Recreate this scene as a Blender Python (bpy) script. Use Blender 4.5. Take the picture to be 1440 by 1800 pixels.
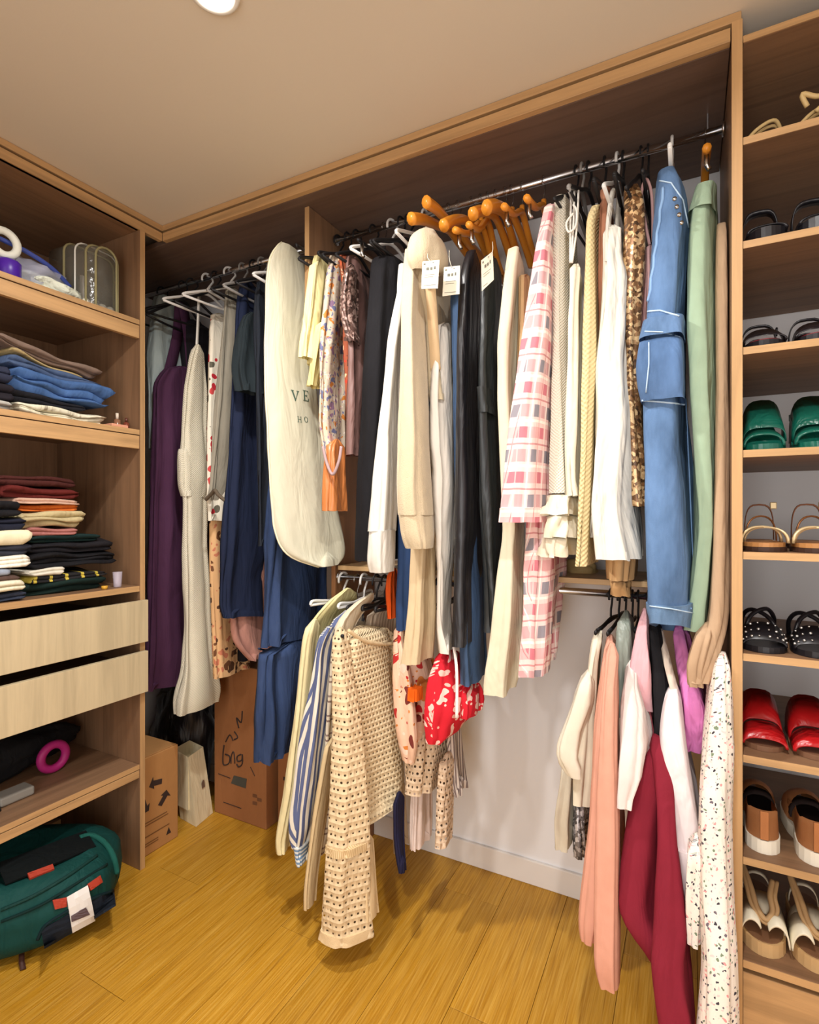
import bpy, bmesh, math, random
from mathutils import Vector, Matrix, noise
from mathutils.bvhtree import BVHTree

for o in list(bpy.data.objects):
    bpy.data.objects.remove(o, do_unlink=True)
scene = bpy.context.scene
COL = scene.collection
random.seed(7)

# ------------------------------------------------------------------ camera
F = 942.0            # focal length in pixels of a 1440 x 1800 picture
HC = 1.305           # camera height
CX, HY = 720.0, 905.0
YAW = math.radians(27.6)
FW = Vector((-math.sin(YAW), math.cos(YAW)))
RT = Vector((math.cos(YAW), math.sin(YAW)))
cd = bpy.data.cameras.new('camera')
cam = bpy.data.objects.new('camera', cd)
COL.objects.link(cam)
cam.location = (0, 0, HC)
cam.rotation_euler = (math.radians(90), 0, YAW)
cd.sensor_fit = 'AUTO'
cd.sensor_width = 36
cd.lens = F / 1800 * 36
cd.shift_y = (HY - 900) / 1800
cd.clip_start = 0.02
scene.camera = cam

# ------------------------------------------------------------------ world, exposure
w = bpy.data.worlds.new('world')
scene.world = w
w.use_nodes = True
w.node_tree.nodes['Background'].inputs[0].default_value = (1.0, 0.96, 0.9, 1)
w.node_tree.nodes['Background'].inputs[1].default_value = 0.0
vs = scene.view_settings
vs.view_transform = 'Standard'
vs.look = 'None'
vs.gamma = 1
vs.use_curve_mapping = False
vs.exposure = 0.12

# recessed downlights (x, y, watts): first one visible, the rest added for brightness
LIGHTS = [(-0.89, 0.81, 17.0), (-0.05, 0.45, 15.0), (-0.75, -0.35, 8.0)]
CEIL = 2.415
SPREAD = 164
def area(x, y, power, r=0.045, z=CEIL - 0.012):
    l = bpy.data.lights.new('downlight_lamp', 'AREA')
    l.shape = 'DISK'; l.size = r * 2; l.energy = power
    l.spread = math.radians(SPREAD)
    l.color = (1.0, 0.975, 0.945)
    o = bpy.data.objects.new('downlight_lamp', l)
    COL.objects.link(o)
    o.location = (x, y, z)
    return o

# unseen fill lamp, added in an invented doorway of the front wall
FILL_DOOR = (-.55, .35, 2.05)
dl = bpy.data.lights.new('added_fill_lamp', 'AREA')
dl.shape = 'RECTANGLE'; dl.size = FILL_DOOR[1] - FILL_DOOR[0] - .04; dl.size_y = FILL_DOOR[2] - .06; dl.energy = 28
dl.color = (1.0, 0.98, 0.96)
dlo = bpy.data.objects.new('added_fill_lamp', dl); COL.objects.link(dlo)
dlo.location = ((FILL_DOOR[0] + FILL_DOOR[1]) / 2, -1.16, FILL_DOOR[2] / 2); dlo.rotation_euler = (math.radians(90), 0, 0)

# ------------------------------------------------------------------ pixel helpers
def rdir(px):
    u = (px - CX) / F
    return FW + RT * u
YADD = 0.0
def at_y(px, py, Y):
    return ray_y(px, py, Y + YADD)
def ray_y(px, py, Y):
    d = rdir(px); t = Y / d.y
    return Vector((t * d.x, Y, HC + (HY - py) / F * t))
def at_x(px, py, X):
    d = rdir(px); t = X / d.x
    return Vector((X, t * d.y, HC + (HY - py) / F * t))
def at_z(px, py, Z=0.0):
    d = rdir(px); t = (HC - Z) * F / (py - HY)
    return Vector((t * d.x, t * d.y, Z))

# ------------------------------------------------------------------ materials
def lin(c):
    out = []
    for v in c[:3]:
        v /= 255.0
        out.append(v / 12.92 if v <= 0.04045 else ((v + 0.055) / 1.055) ** 2.4)
    return (*out, 1.0)
class NT:
    def __init__(s, name):
        s.m = bpy.data.materials.new(name); s.m.use_nodes = True
        s.t = s.m.node_tree
        s.b = s.t.nodes['Principled BSDF']
        s.out = s.t.nodes['Material Output']
    def n(s, typ, **kw):
        nd = s.t.nodes.new(typ)
        for k, v in kw.items():
            setattr(nd, k, v)
        return nd
    def l(s, a, b):
        s.t.links.new(a, b)
    def val(s, sock, v):
        if hasattr(v, 'is_output') or isinstance(v, bpy.types.NodeSocket):
            s.l(v, sock)
        else:
            sock.default_value = v
    def math(s, op, a, b=0.0, c=None):
        nd = s.n('ShaderNodeMath', operation=op)
        s.val(nd.inputs[0], a); s.val(nd.inputs[1], b)
        if c is not None: s.val(nd.inputs[2], c)
        return nd.outputs[0]
    def mix(s, f, a, b, blend='MIX'):
        nd = s.n('ShaderNodeMix', data_type='RGBA', blend_type=blend)
        s.val(nd.inputs[0], f); s.val(nd.inputs[6], a); s.val(nd.inputs[7], b)
        return nd.outputs[2]
    def coords(s, which='Object', scale=(1, 1, 1), rot=(0, 0, 0)):
        tc = s.n('ShaderNodeTexCoord'); mp = s.n('ShaderNodeMapping')
        mp.inputs['Scale'].default_value = scale
        mp.inputs['Rotation'].default_value = rot
        s.l(tc.outputs[which], mp.inputs[0])
        return mp.outputs[0]
    def noise(s, vec, scale=5, detail=3, rough=.5, dist=0.0):
        nd = s.n('ShaderNodeTexNoise')
        nd.inputs['Scale'].default_value = scale; nd.inputs['Detail'].default_value = detail
        nd.inputs['Roughness'].default_value = rough; nd.inputs['Distortion'].default_value = dist
        s.l(vec, nd.inputs['Vector'])
        return nd
    def ramp(s, fac, stops, interp='LINEAR'):
        nd = s.n('ShaderNodeValToRGB'); cr = nd.color_ramp; cr.interpolation = interp
        while len(cr.elements) < len(stops): cr.elements.new(0.5)
        for e, (p, c) in zip(cr.elements, stops):
            e.position = p; e.color = c
        s.l(fac, nd.inputs[0])
        return nd.outputs[0]
    def bump(s, h, strength=.3, dist=.01, prev=None):
        nd = s.n('ShaderNodeBump'); nd.inputs['Strength'].default_value = strength
        nd.inputs['Distance'].default_value = dist
        s.l(h, nd.inputs['Height'])
        if prev is not None: s.l(prev, nd.inputs['Normal'])
        return nd.outputs[0]
    def finish(s, col=None, rough=.8, normal=None, metallic=0.0, sheen=0.0, spec=.3):
        if col is not None: s.val(s.b.inputs['Base Color'], col)
        s.val(s.b.inputs['Roughness'], rough)
        s.b.inputs['Metallic'].default_value = metallic
        s.b.inputs['Specular IOR Level'].default_value = spec
        if sheen:
            s.b.inputs['Sheen Weight'].default_value = sheen
        if normal is not None: s.l(normal, s.b.inputs['Normal'])
        return s.m

_mc = {}
def cached(fn):
    def wrap(*a, **k):
        key = (fn.__name__, repr(a), repr(k))
        if key not in _mc: _mc[key] = fn(*a, **k)
        return _mc[key]
    return wrap

def wrinkle(s, amt, fine=0.12):
    v = s.coords('Object', (9, 9, 2.2))
    n1 = s.noise(v, 1.6, 3, .55, .6)
    b = s.bump(n1.outputs[0], amt, .03)
    v2 = s.coords('Object', (1, 1, 1))
    n2 = s.noise(v2, 420, 2)
    return s.bump(n2.outputs[0], fine, .002, b), n1

@cached
def fabric(col, rough=.88, var=.10, wr=.45, sheen=.0, spec=.2, fine=.12):
    s = NT('fabric')
    nrm, n1 = wrinkle(s, wr, fine)
    c = lin(col)
    lo = tuple(x * (1 - var) for x in c[:3]) + (1,)
    hi = tuple(min(1, x * (1 + var)) for x in c[:3]) + (1,)
    v = s.coords('Object', (1, 1, 1))
    n = s.noise(v, 26, 4)
    return s.finish(s.mix(n.outputs[0], lo, hi), rough, nrm, sheen=sheen, spec=spec)

@cached
def satin(col, rough=.34):
    s = NT('satin')
    nrm, n1 = wrinkle(s, .6, .02)
    return s.finish(lin(col), rough, nrm, spec=.5)

@cached
def plain(col, rough=.5, metallic=0.0, spec=.4, bump=0.0):
    s = NT('plain')
    nr = None
    if bump:
        n = s.noise(s.coords('Object'), 60, 3); nr = s.bump(n.outputs[0], bump, .004)
    return s.finish(lin(col), rough, nr, metallic, spec=spec)

@cached
def denim(col, wash=.35):
    s = NT('denim')
    nrm, n1 = wrinkle(s, .5, .25)
    v = s.coords('Object', (1, 1, .35)); n = s.noise(v, 9, 5, .6)
    v2 = s.coords('Object', (1, 1, .25)); n2 = s.noise(v2, 130, 4, .7)
    c = lin(col)
    hi = tuple(min(1, x * (1 + wash) + .03 * wash) for x in c[:3]) + (1,)
    lo = tuple(x * (1 - wash * .6) for x in c[:3]) + (1,)
    a = s.ramp(n.outputs[0], [(.36, lo), (.64, hi)])
    b = s.mix(s.math('MULTIPLY', n2.outputs[0], .35), a, tuple(min(1, x * 1.5) for x in c[:3]) + (1,))
    return s.finish(b, .85, nrm)

def uvsep(s, scale=(1, 1, 1)):
    v = s.coords('UV', scale)
    sp = s.n('ShaderNodeSeparateXYZ'); s.l(v, sp.inputs[0])
    return sp.outputs[0], sp.outputs[1]

@cached
def stripes(c1, c2, period=.03, duty=.5, axis='U', c3=None, wr=.4):
    s = NT('striped fabric')
    u, v = uvsep(s)
    a = u if axis == 'U' else v
    f = s.math('FRACT', s.math('DIVIDE', a, period))
    m = s.math('LESS_THAN', f, duty)
    col = s.mix(m, lin(c1), lin(c2))
    if c3:
        m2 = s.math('LESS_THAN', s.math('ABSOLUTE', s.math('SUBTRACT', f, duty + .22)), .05)
        col = s.mix(m2, col, lin(c3))
    nrm, _ = wrinkle(s, wr)
    return s.finish(col, .85, nrm)

@cached
def plaid(pu=.066, pv=.115):
    s = NT('pink plaid flannel')
    u, v = uvsep(s)
    fu = s.math('FRACT', s.math('DIVIDE', u, pu)); fv = s.math('FRACT', s.math('DIVIDE', v, pv))
    base = lin((246, 208, 202))
    def band(f, lo, hi):
        return s.math('MULTIPLY', s.math('GREATER_THAN', f, lo), s.math('LESS_THAN', f, hi))
    rv = band(fv, .05, .30); gv = band(fv, .52, .80)
    ru = band(fu, .05, .36); gu = band(fu, .56, .86)
    col = s.mix(s.math('MULTIPLY', rv, .45), base, lin((222, 128, 138)))
    col = s.mix(s.math('MULTIPLY', gv, .45), col, lin((178, 168, 172)))
    col = s.mix(s.math('MULTIPLY', s.math('MULTIPLY', rv, ru), .95), col, lin((210, 120, 132)))
    col = s.mix(s.math('MULTIPLY', s.math('MULTIPLY', gv, gu), .95), col, lin((138, 134, 142)))
    col = s.mix(s.math('MULTIPLY', s.math('MULTIPLY', gv, ru), .45), col, lin((205, 120, 128)))
    l1 = band(fu, .44, .50); l2 = band(fv, .40, .46)
    col = s.mix(s.math('MAXIMUM', l1, l2), col, lin((252, 236, 226)))
    l3 = band(fu, .92, .96); l4 = band(fv, .90, .94)
    col = s.mix(s.math('MULTIPLY', s.math('MAXIMUM', l3, l4), .7), col, lin((200, 110, 116)))
    nrm, _ = wrinkle(s, .4)
    return s.finish(col, .9, nrm)

@cached
def floral(base, cols, scale=22, size=.36, warp=.5, wr=.4, size2=None):
    s = NT('printed fabric')
    v = s.coords('UV', (1, 1, 1))
    n = s.noise(v, scale * .55, 2)
    add = s.n('ShaderNodeVectorMath', operation='MULTIPLY_ADD')
    s.l(n.outputs[1], add.inputs[0]); add.inputs[1].default_value = (warp / scale * 2,) * 3; s.l(v, add.inputs[2])
    vo = s.n('ShaderNodeTexVoronoi'); vo.inputs['Scale'].default_value = scale
    s.l(add.outputs[0], vo.inputs['Vector'])
    sp = s.n('ShaderNodeSeparateColor'); s.l(vo.outputs['Color'], sp.inputs[0])
    k = len(cols)
    cr = s.ramp(sp.outputs[0], [(i / k, lin(c)) for i, c in enumerate(cols)], 'CONSTANT')
    m = s.math('LESS_THAN', vo.outputs['Distance'], size)
    col = s.mix(m, lin(base), cr)
    if size2:
        vo2 = s.n('ShaderNodeTexVoronoi'); vo2.inputs['Scale'].default_value = scale * 2.3
        s.l(add.outputs[0], vo2.inputs['Vector'])
        sp2 = s.n('ShaderNodeSeparateColor'); s.l(vo2.outputs['Color'], sp2.inputs[0])
        cr2 = s.ramp(sp2.outputs[1], [(i / k, lin(c)) for i, c in enumerate(cols[::-1])], 'CONSTANT')
        col = s.mix(s.math('LESS_THAN', vo2.outputs['Distance'], size2), col, cr2)
    nrm, _ = wrinkle(s, wr)
    return s.finish(col, .85, nrm)

@cached
def crochet(col, pu=.017, pv=.017, hole=.5, back=(120, 96, 70)):
    s = NT('openwork crochet')
    u, v = uvsep(s)
    vv = s.math('DIVIDE', v, pv)
    row = s.math('FLOOR', vv)
    off = s.math('MULTIPLY', s.math('MODULO', row, 2.0), .5)
    uu = s.math('ADD', s.math('DIVIDE', u, pu), off)
    du = s.math('SUBTRACT', s.math('FRACT', uu), .5); dv = s.math('SUBTRACT', s.math('FRACT', vv), .5)
    r = s.math('SQRT', s.math('ADD', s.math('MULTIPLY', du, du), s.math('MULTIPLY', s.math('MULTIPLY', dv, dv), 1.4)))
    v2 = s.coords('Object'); nn = s.noise(v2, 9, 3)
    thr = s.math('MULTIPLY', s.math('MULTIPLY_ADD', nn.outputs[0], .9, .1), hole)
    hm = s.math('LESS_THAN', r, thr)
    nrm0 = s.bump(r, .9, .006)
    nrm1, n1 = None, None
    vw = s.coords('Object', (9, 9, 2.2)); n1 = s.noise(vw, 1.6, 3)
    nrm = s.bump(n1.outputs[0], .4, .03, nrm0)
    n2 = s.noise(v2, 90, 3)
    c = lin(col); lo = tuple(x * .82 for x in c[:3]) + (1,)
    s.finish(s.mix(n2.outputs[0], lo, c), .92, nrm)
    tr = s.n('ShaderNodeBsdfTransparent'); mx = s.n('ShaderNodeMixShader')
    s.l(hm, mx.inputs[0]); s.l(s.b.outputs[0], mx.inputs[1]); s.l(tr.outputs[0], mx.inputs[2])
    s.l(mx.outputs[0], s.out.inputs[0])
    return s.m

@cached
def knit(col, period=.012, vertical=True):
    s = NT('ribbed knit')
    u, v = uvsep(s)
    a = s.math('SINE', s.math('MULTIPLY', u, 6.283 / period)); b = s.math('SINE', s.math('MULTIPLY', v, 6.283 / (period * .9)))
    h = s.math('MULTIPLY', a, b)
    nrm0 = s.bump(h, .5, .003)
    c = lin(col); lo = tuple(x * .90 for x in c[:3]) + (1,)
    return s.finish(s.mix(s.math('MULTIPLY_ADD', h, .5, .5), lo, c), .95, nrm0)

@cached
def sequin(col, hi):
    s = NT('sequinned fabric')
    v = s.coords('UV'); vo = s.n('ShaderNodeTexVoronoi'); vo.inputs['Scale'].default_value = 120; s.l(v, vo.inputs['Vector'])
    sp = s.n('ShaderNodeSeparateColor'); s.l(vo.outputs['Color'], sp.inputs[0])
    c = s.ramp(sp.outputs[0], [(0, lin(tuple(x * .5 for x in col))), (.55, lin(col)), (.85, lin(hi))])
    nrm = s.bump(sp.outputs[1], .8, .004)
    return s.finish(c, .35, nrm, metallic=.35, spec=.6)

@cached
def wood(col, axis='Y', contrast=.35, rough=.5, fine=1.0):
    s = NT('wood laminate')
    sc = {'X': (1.2, 22, 22), 'Y': (22, 1.2, 22), 'Z': (22, 22, 1.2)}[axis]
    v = s.coords('Object', sc)
    n = s.noise(v, 1.3 * fine, 5, .6, .8)
    sc2 = tuple(x * 5 for x in sc); v2 = s.coords('Object', sc2)
    n2 = s.noise(v2, 1.6 * fine, 3, .6)
    c = lin(col)
    lo = tuple(x * (1 - contrast) for x in c[:3]) + (1,)
    hi = tuple(min(1, x * (1 + contrast * .7)) for x in c[:3]) + (1,)
    a = s.ramp(n.outputs[0], [(.28, lo), (.5, c), (.75, hi)])
    b = s.mix(s.math('MULTIPLY', n2.outputs[0], .45), a, lo)
    nrm = s.bump(n2.outputs[0], .12, .002)
    return s.finish(b, rough, nrm, spec=.35)

@cached
def plastic_clear(col=(225, 230, 225), alpha=.35, rough=.15):
    s = NT('clear plastic')
    n = s.noise(s.coords('Object'), 30, 3)
    s.finish(lin(col), rough, s.bump(n.outputs[0], .5, .01), spec=.6)
    tr = s.n('ShaderNodeBsdfTransparent'); mx = s.n('ShaderNodeMixShader'); mx.inputs[0].default_value = alpha
    s.l(tr.outputs[0], mx.inputs[1]); s.l(s.b.outputs[0], mx.inputs[2]); s.l(mx.outputs[0], s.out.inputs[0])
    return s.m

def wallpaint(name, col, rough=.8):
    s = NT(name)
    n = s.noise(s.coords('Object'), 90, 3)
    n2 = s.noise(s.coords('Object'), 1.2, 2)
    c = lin(col); lo = tuple(x * .94 for x in c[:3]) + (1,)
    return s.finish(s.mix(n2.outputs[0], lo, c), rough, s.bump(n.outputs[0], .06, .002), spec=.2)

def floorwood():
    s = NT('laminate plank')
    oi = s.n('ShaderNodeObjectInfo')
    mp = s.coords('Object', (60, 1.6, 1))
    add = s.n('ShaderNodeVectorMath', operation='ADD'); cmb = s.n('ShaderNodeCombineXYZ')
    s.l(s.math('MULTIPLY', oi.outputs['Random'], 37.0), cmb.inputs[1]); s.l(mp, add.inputs[0]); s.l(cmb.outputs[0], add.inputs[1])
    n = s.noise(add.outputs[0], 1.5, 5, .65, .5)
    mp2 = s.coords('Object', (190, 4.2, 1)); n2 = s.noise(mp2, 1.3, 3, .6)
    c = s.ramp(n.outputs[0], [(.25, lin((144, 96, 18))), (.48, lin((178, 126, 28))), (.62, lin((190, 138, 36))), (.8, lin((204, 156, 58)))])
    c2 = s.mix(s.ramp(n2.outputs[0], [(.42, (0, 0, 0, 1)), (.75, (1, 1, 1, 1))]), c, lin((208, 162, 70)))
    hs = s.n('ShaderNodeHueSaturation'); s.l(c2, hs.inputs['Color'])
    s.l(s.math('MULTIPLY_ADD', oi.outputs['Random'], .16, .92), hs.inputs['Value'])
    nrm = s.bump(n2.outputs[0], .15, .002)
    return s.finish(hs.outputs[0], .42, nrm, spec=.35)

# ------------------------------------------------------------------ object helpers
def prop(o, label=None, cat=None, group=None, kind=None):
    if label: o['label'] = label
    if cat: o['category'] = cat
    if group: o['group'] = group
    if kind: o['kind'] = kind
    return o
def thing(name, label, cat, base, group=None):
    e = bpy.data.objects.new(name, None)
    e.empty_display_size = .05
    COL.objects.link(e); e.location = base
    return prop(e, label, cat, group)
def attach(o, p):
    o.parent = p
    loc = Vector(p.location) if p.parent is None else Vector((0, 0, 0))   # parts are modelled in world space
    o.matrix_parent_inverse = Matrix.Translation(-loc)
def link(name, bm, m, parent=None, smooth=False, uv=True):
    me = bpy.data.meshes.new(name)
    bm.normal_update(); bm.to_mesh(me); bm.free()
    if isinstance(m, (list, tuple)):
        for x in m: me.materials.append(x)
    elif m is not None: me.materials.append(m)
    if smooth:
        for p in me.polygons: p.use_smooth = True
    o = bpy.data.objects.new(name, me)
    COL.objects.link(o)
    if parent is not None: attach(o, parent)
    return o
def bm_box(bm, x0, x1, y0, y1, z0, z1):
    vs = [bm.verts.new((x, y, z)) for z in (z0, z1) for (x, y) in ((x0, y0), (x1, y0), (x1, y1), (x0, y1))]
    for f in ((3, 2, 1, 0), (4, 5, 6, 7), (0, 1, 5, 4), (1, 2, 6, 5), (2, 3, 7, 6), (3, 0, 4, 7)):
        bm.faces.new([vs[i] for i in f])
    return vs
def box(name, x0, x1, y0, y1, z0, z1, m, parent=None, bev=.0015, seg=2):
    bm = bmesh.new()
    bm_box(bm, min(x0, x1), max(x0, x1), min(y0, y1), max(y0, y1), min(z0, z1), max(z0, z1))
    if bev:
        bmesh.ops.bevel(bm, geom=bm.edges[:], offset=bev, segments=seg, profile=.5, affect='EDGES')
    return link(name, bm, m, parent)
def bm_tube(bm, pts, r, seg=8, closed=False, sx=1.0):
    pts = [Vector(p) for p in pts]
    n = len(pts); rings = []
    up = Vector((0, 0, 1))
    prev = None
    for i, p in enumerate(pts):
        if closed: t = pts[(i + 1) % n] - pts[i - 1]
        else: t = pts[min(i + 1, n - 1)] - pts[max(i - 1, 0)]
        t = t.normalized() if t.length > 1e-9 else Vector((0, 0, 1))
        if prev is None:
            a = t.cross(up)
            if a.length < 1e-3: a = t.cross(Vector((1, 0, 0)))
        else:
            a = prev - t * prev.dot(t)
        a.normalize(); b = t.cross(a); prev = a
        rr = r[i] if isinstance(r, (list, tuple)) else r
        rings.append([bm.verts.new(p + (a * math.cos(k * 2 * math.pi / seg) * sx + b * math.sin(k * 2 * math.pi / seg)) * rr) for k in range(seg)])
    m = n if closed else n - 1
    for i in range(m):
        A, B = rings[i], rings[(i + 1) % n]
        for k in range(seg):
            bm.faces.new((A[k], A[(k + 1) % seg], B[(k + 1) % seg], B[k]))
    if not closed:
        bm.faces.new(rings[0][::-1]); bm.faces.new(rings[-1])
def tube(name, pts, r, m, parent=None, seg=8, closed=False, sx=1.0):
    bm = bmesh.new(); bm_tube(bm, pts, r, seg, closed, sx)
    bmesh.ops.recalc_face_normals(bm, faces=bm.faces[:])
    return link(name, bm, m, parent, True)
def arcpts(c, r, a0, a1, n, ax=(0, 1, 0), ay=(0, 0, 1)):
    ax, ay, c = Vector(ax), Vector(ay), Vector(c)
    return [c + ax * r * math.cos(a0 + (a1 - a0) * i / (n - 1)) + ay * r * math.sin(a0 + (a1 - a0) * i / (n - 1)) for i in range(n)]
def smooth_path(pts, k=6):
    pts = [Vector(p) for p in pts]; out = []
    for i in range(len(pts) - 1):
        p0 = pts[max(i - 1, 0)]; p1 = pts[i]; p2 = pts[i + 1]; p3 = pts[min(i + 2, len(pts) - 1)]
        for j in range(k):
            t = j / k
            out.append(.5 * ((2 * p1) + (p2 - p0) * t + (2 * p0 - 5 * p1 + 4 * p2 - p3) * t * t + (3 * p1 - p0 - 3 * p2 + p3) * t ** 3))
    out.append(pts[-1]); return out

# ---- hanging cloth: closed lofted body with folds.  rows: (py, px_left, px_right or None, y_front, y_back)
def FS(a):
    s_ = math.sin(a)
    return s_ + .25 * math.sin(2 * a + 1.0)
LAST = {}
def rows_world(rows, T):
    out = []; yf = yb = None
    for r in rows:
        py, pl, pr = r[:3]
        if len(r) > 3: yf, yb = r[3], r[4]
        yf_, yb_ = yf + YADD, yb + YADD
        P = ray_y(pl, py, yf_)
        if pr is None:
            xr = P.x + T
        else:
            d = rdir(pr); xr = d.x / d.y * yb_
        out.append((P.z, P.x, max(xr, P.x + .008), yf_, yb_))
    return out
def loft(name, rows, m, parent=None, T=.03, frac=.72, fold=.006, nf=5, seed=0, N=44, dz=.022, tilt=0.0, exp=4.0, cap=True, dome=.03, hemfold=1.0, world=None):
    W = world if world else rows_world(rows, T)
    W = sorted(W, key=lambda r: -r[0])
    z0, z1 = W[0][0], W[-1][0]
    M = max(6, int((z0 - z1) / dz))
    dense = []
    for i in range(M + 1):
        z = z0 + (z1 - z0) * i / M
        for a, b in zip(W, W[1:]):
            if a[0] >= z >= b[0] - 1e-9:
                t = (a[0] - z) / max(1e-9, a[0] - b[0])
                dense.append([z] + [a[k] + (b[k] - a[k]) * t for k in range(1, 5)]); break
    for it in range(2):
        cp = [d[:] for d in dense]
        for i in range(1, len(dense) - 1):
            for k in range(1, 5):
                dense[i][k] = .5 * cp[i][k] + .25 * (cp[i - 1][k] + cp[i + 1][k])
    rnd = random.Random(seed * 17 + 3)
    ph = [rnd.uniform(0, 6.28) for _ in range(6)]
    bm = bmesh.new(); uvl = bm.loops.layers.uv.new('UVMap')
    rings = []; us = []
    for i, (z, xl, xr, yf, yb) in enumerate(dense):
        v = i / max(1, len(dense) - 1)
        wx = xr - xl
        th = max(.5 * T, min(wx, max(T, frac * wx)))
        hl = max(.004, (yb - yf) / 2); ym = (yf + yb) / 2
        if dome and z0 - z < dome:
            q_ = (z0 - z) / dome; k_ = .25 + .75 * math.sqrt(max(0, 1 - (1 - q_) ** 2))
            xm = (xl + xr) / 2; xl = xm + (xl - xm) * k_; wx *= k_; th = max(.006, th * k_); hl *= k_
        ring = []; pts = []
        for k in range(N):
            a = 2 * math.pi * k / N
            ca, sa = math.cos(a), math.sin(a)
            ey = -math.copysign(abs(ca) ** (2 / exp), ca); ex = math.copysign(abs(sa) ** (2 / exp), sa)
            y = ym + hl * ey
            cx = xl + th / 2 + (wx - th) * (ey + 1) / 2
            x = cx + th / 2 * ex
            amp = 1.1 * fold * (.3 + .7 * v ** .7 * hemfold)
            q = a * nf
            d = .002 + amp * (FS(q + ph[0] + 1.3 * math.sin(v * 2.1 + ph[1])) + .30 * math.sin(q * 1.9 + ph[2] + 1.8 * v) + .35 * math.sin(q * .5 + ph[3] - 3 * v))
            d += (.5 + v) * fold * 1.5 * noise.noise(Vector((x * 11 + seed, y * 11, z * 3.2))) + fold * .5 * noise.noise(Vector((x * 30, y * 30 + seed, z * 9)))
            nx, ny = ex / max(th, .01), ey / max(hl * 2, .01)
            L = math.hypot(nx, ny) or 1
            x += d * nx / L; y += d * ny / L
            zz = z + tilt * (y - yf) * v + (.25 * fold * math.sin(q * 1.1 + ph[4]) * v)
            pts.append(Vector((x, y, zz)))
        rings.append([bm.verts.new(p) for p in pts])
        u = [0.0]
        for k in range(N):
            u.append(u[-1] + (pts[(k + 1) % N].xy - pts[k].xy).length)
        us.append(u)
    LAST['front'] = [r[0].co.copy() for r in rings]; LAST['back'] = [r[N // 2].co.copy() for r in rings]
    for i in range(len(rings) - 1):
        A, B = rings[i], rings[i + 1]
        for k in range(N):
            f = bm.faces.new((A[k], A[(k + 1) % N], B[(k + 1) % N], B[k]))
            vv = [(us[i][k], dense[i][0]), (us[i][k + 1], dense[i][0]), (us[i + 1][k + 1], dense[i + 1][0]), (us[i + 1][k], dense[i + 1][0])]
            for lp, c in zip(f.loops, vv): lp[uvl].uv = c
    if cap:
        def fan(ring, dzc):
            c = Vector((0, 0, 0))
            for vt in ring: c += vt.co
            c /= len(ring); c.z += dzc
            cv = bm.verts.new(c)
            for k in range(len(ring)):
                f = bm.faces.new((ring[k], ring[(k + 1) % len(ring)], cv))
                for lp in f.loops: lp[uvl].uv = (lp.vert.co.y, lp.vert.co.z)
        fan(rings[0], .004)
        inner = []
        c = Vector((0, 0, 0))
        for vt in rings[-1]: c += vt.co
        c /= N
        for vt in rings[-1]:
            d = (vt.co - c)
            inner.append(bm.verts.new(c + d * .90 + Vector((0, 0, .02))))
        for k in range(N):
            f = bm.faces.new((rings[-1][k], rings[-1][(k + 1) % N], inner[(k + 1) % N], inner[k]))
            for lp in f.loops: lp[uvl].uv = (lp.vert.co.y, lp.vert.co.z)
        fan(inner, .03)
        bm.edges.ensure_lookup_table()
        for R_ in (rings[0], rings[-1]):
            for k in range(N):
                ed = bm.edges.get((R_[k], R_[(k + 1) % N]))
                if ed: ed.smooth = False
    bmesh.ops.recalc_face_normals(bm, faces=bm.faces[:])
    return link(name, bm, m, parent, True)

def bvh_of(objs):
    V, P = [], []
    for o in objs:
        k = len(V); V += [v.co.copy() for v in o.data.vertices]; P += [[i + k for i in p.vertices] for p in o.data.polygons]
    return BVHTree.FromPolygons(V, P)
def surf(bv, px, py, lift=.0012):
    """where the viewing ray of a photo pixel meets a modelled surface"""
    d3 = Vector((rdir(px).x, rdir(px).y, (HY - py) / F)).normalized()
    h, n, i_, t_ = bv.ray_cast(Vector((0, 0, HC)), d3)
    if h is None: return None
    if n.dot(d3) > 0: n = -n
    return h + n * lift
def surf_line(name, bv, pts, r, m, parent, lift=.001, k=5):
    dense = []
    for (a, b), (c, d) in zip(pts, pts[1:]):
        for j in range(k): dense.append((a + (c - a) * j / k, b + (d - b) * j / k))
    dense.append(pts[-1])
    q = [p for p in (surf(bv, *p, lift) for p in dense) if p is not None]
    if len(q) > 1: return tube(name, q, r, m, parent, 6)
def garment(name, label, rows, m, cat='garment', group=None, **kw):
    o = loft(name, rows, m, None, **kw)
    return prop(o, label, cat, group)
def gthing(name, label, rows, m, cat='garment', group=None, **kw):
    """garment with parts: an Empty at its hem centre, the cloth body as first part"""
    W = rows_world(rows, kw.get('T', .03)); lo = min(W, key=lambda r: r[0])
    e = thing(name, label, cat, ((lo[1] + lo[2]) / 2, (lo[3] + lo[4]) / 2, lo[0]), group)
    loft('body', rows, m, e, **kw)
    return e

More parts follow.
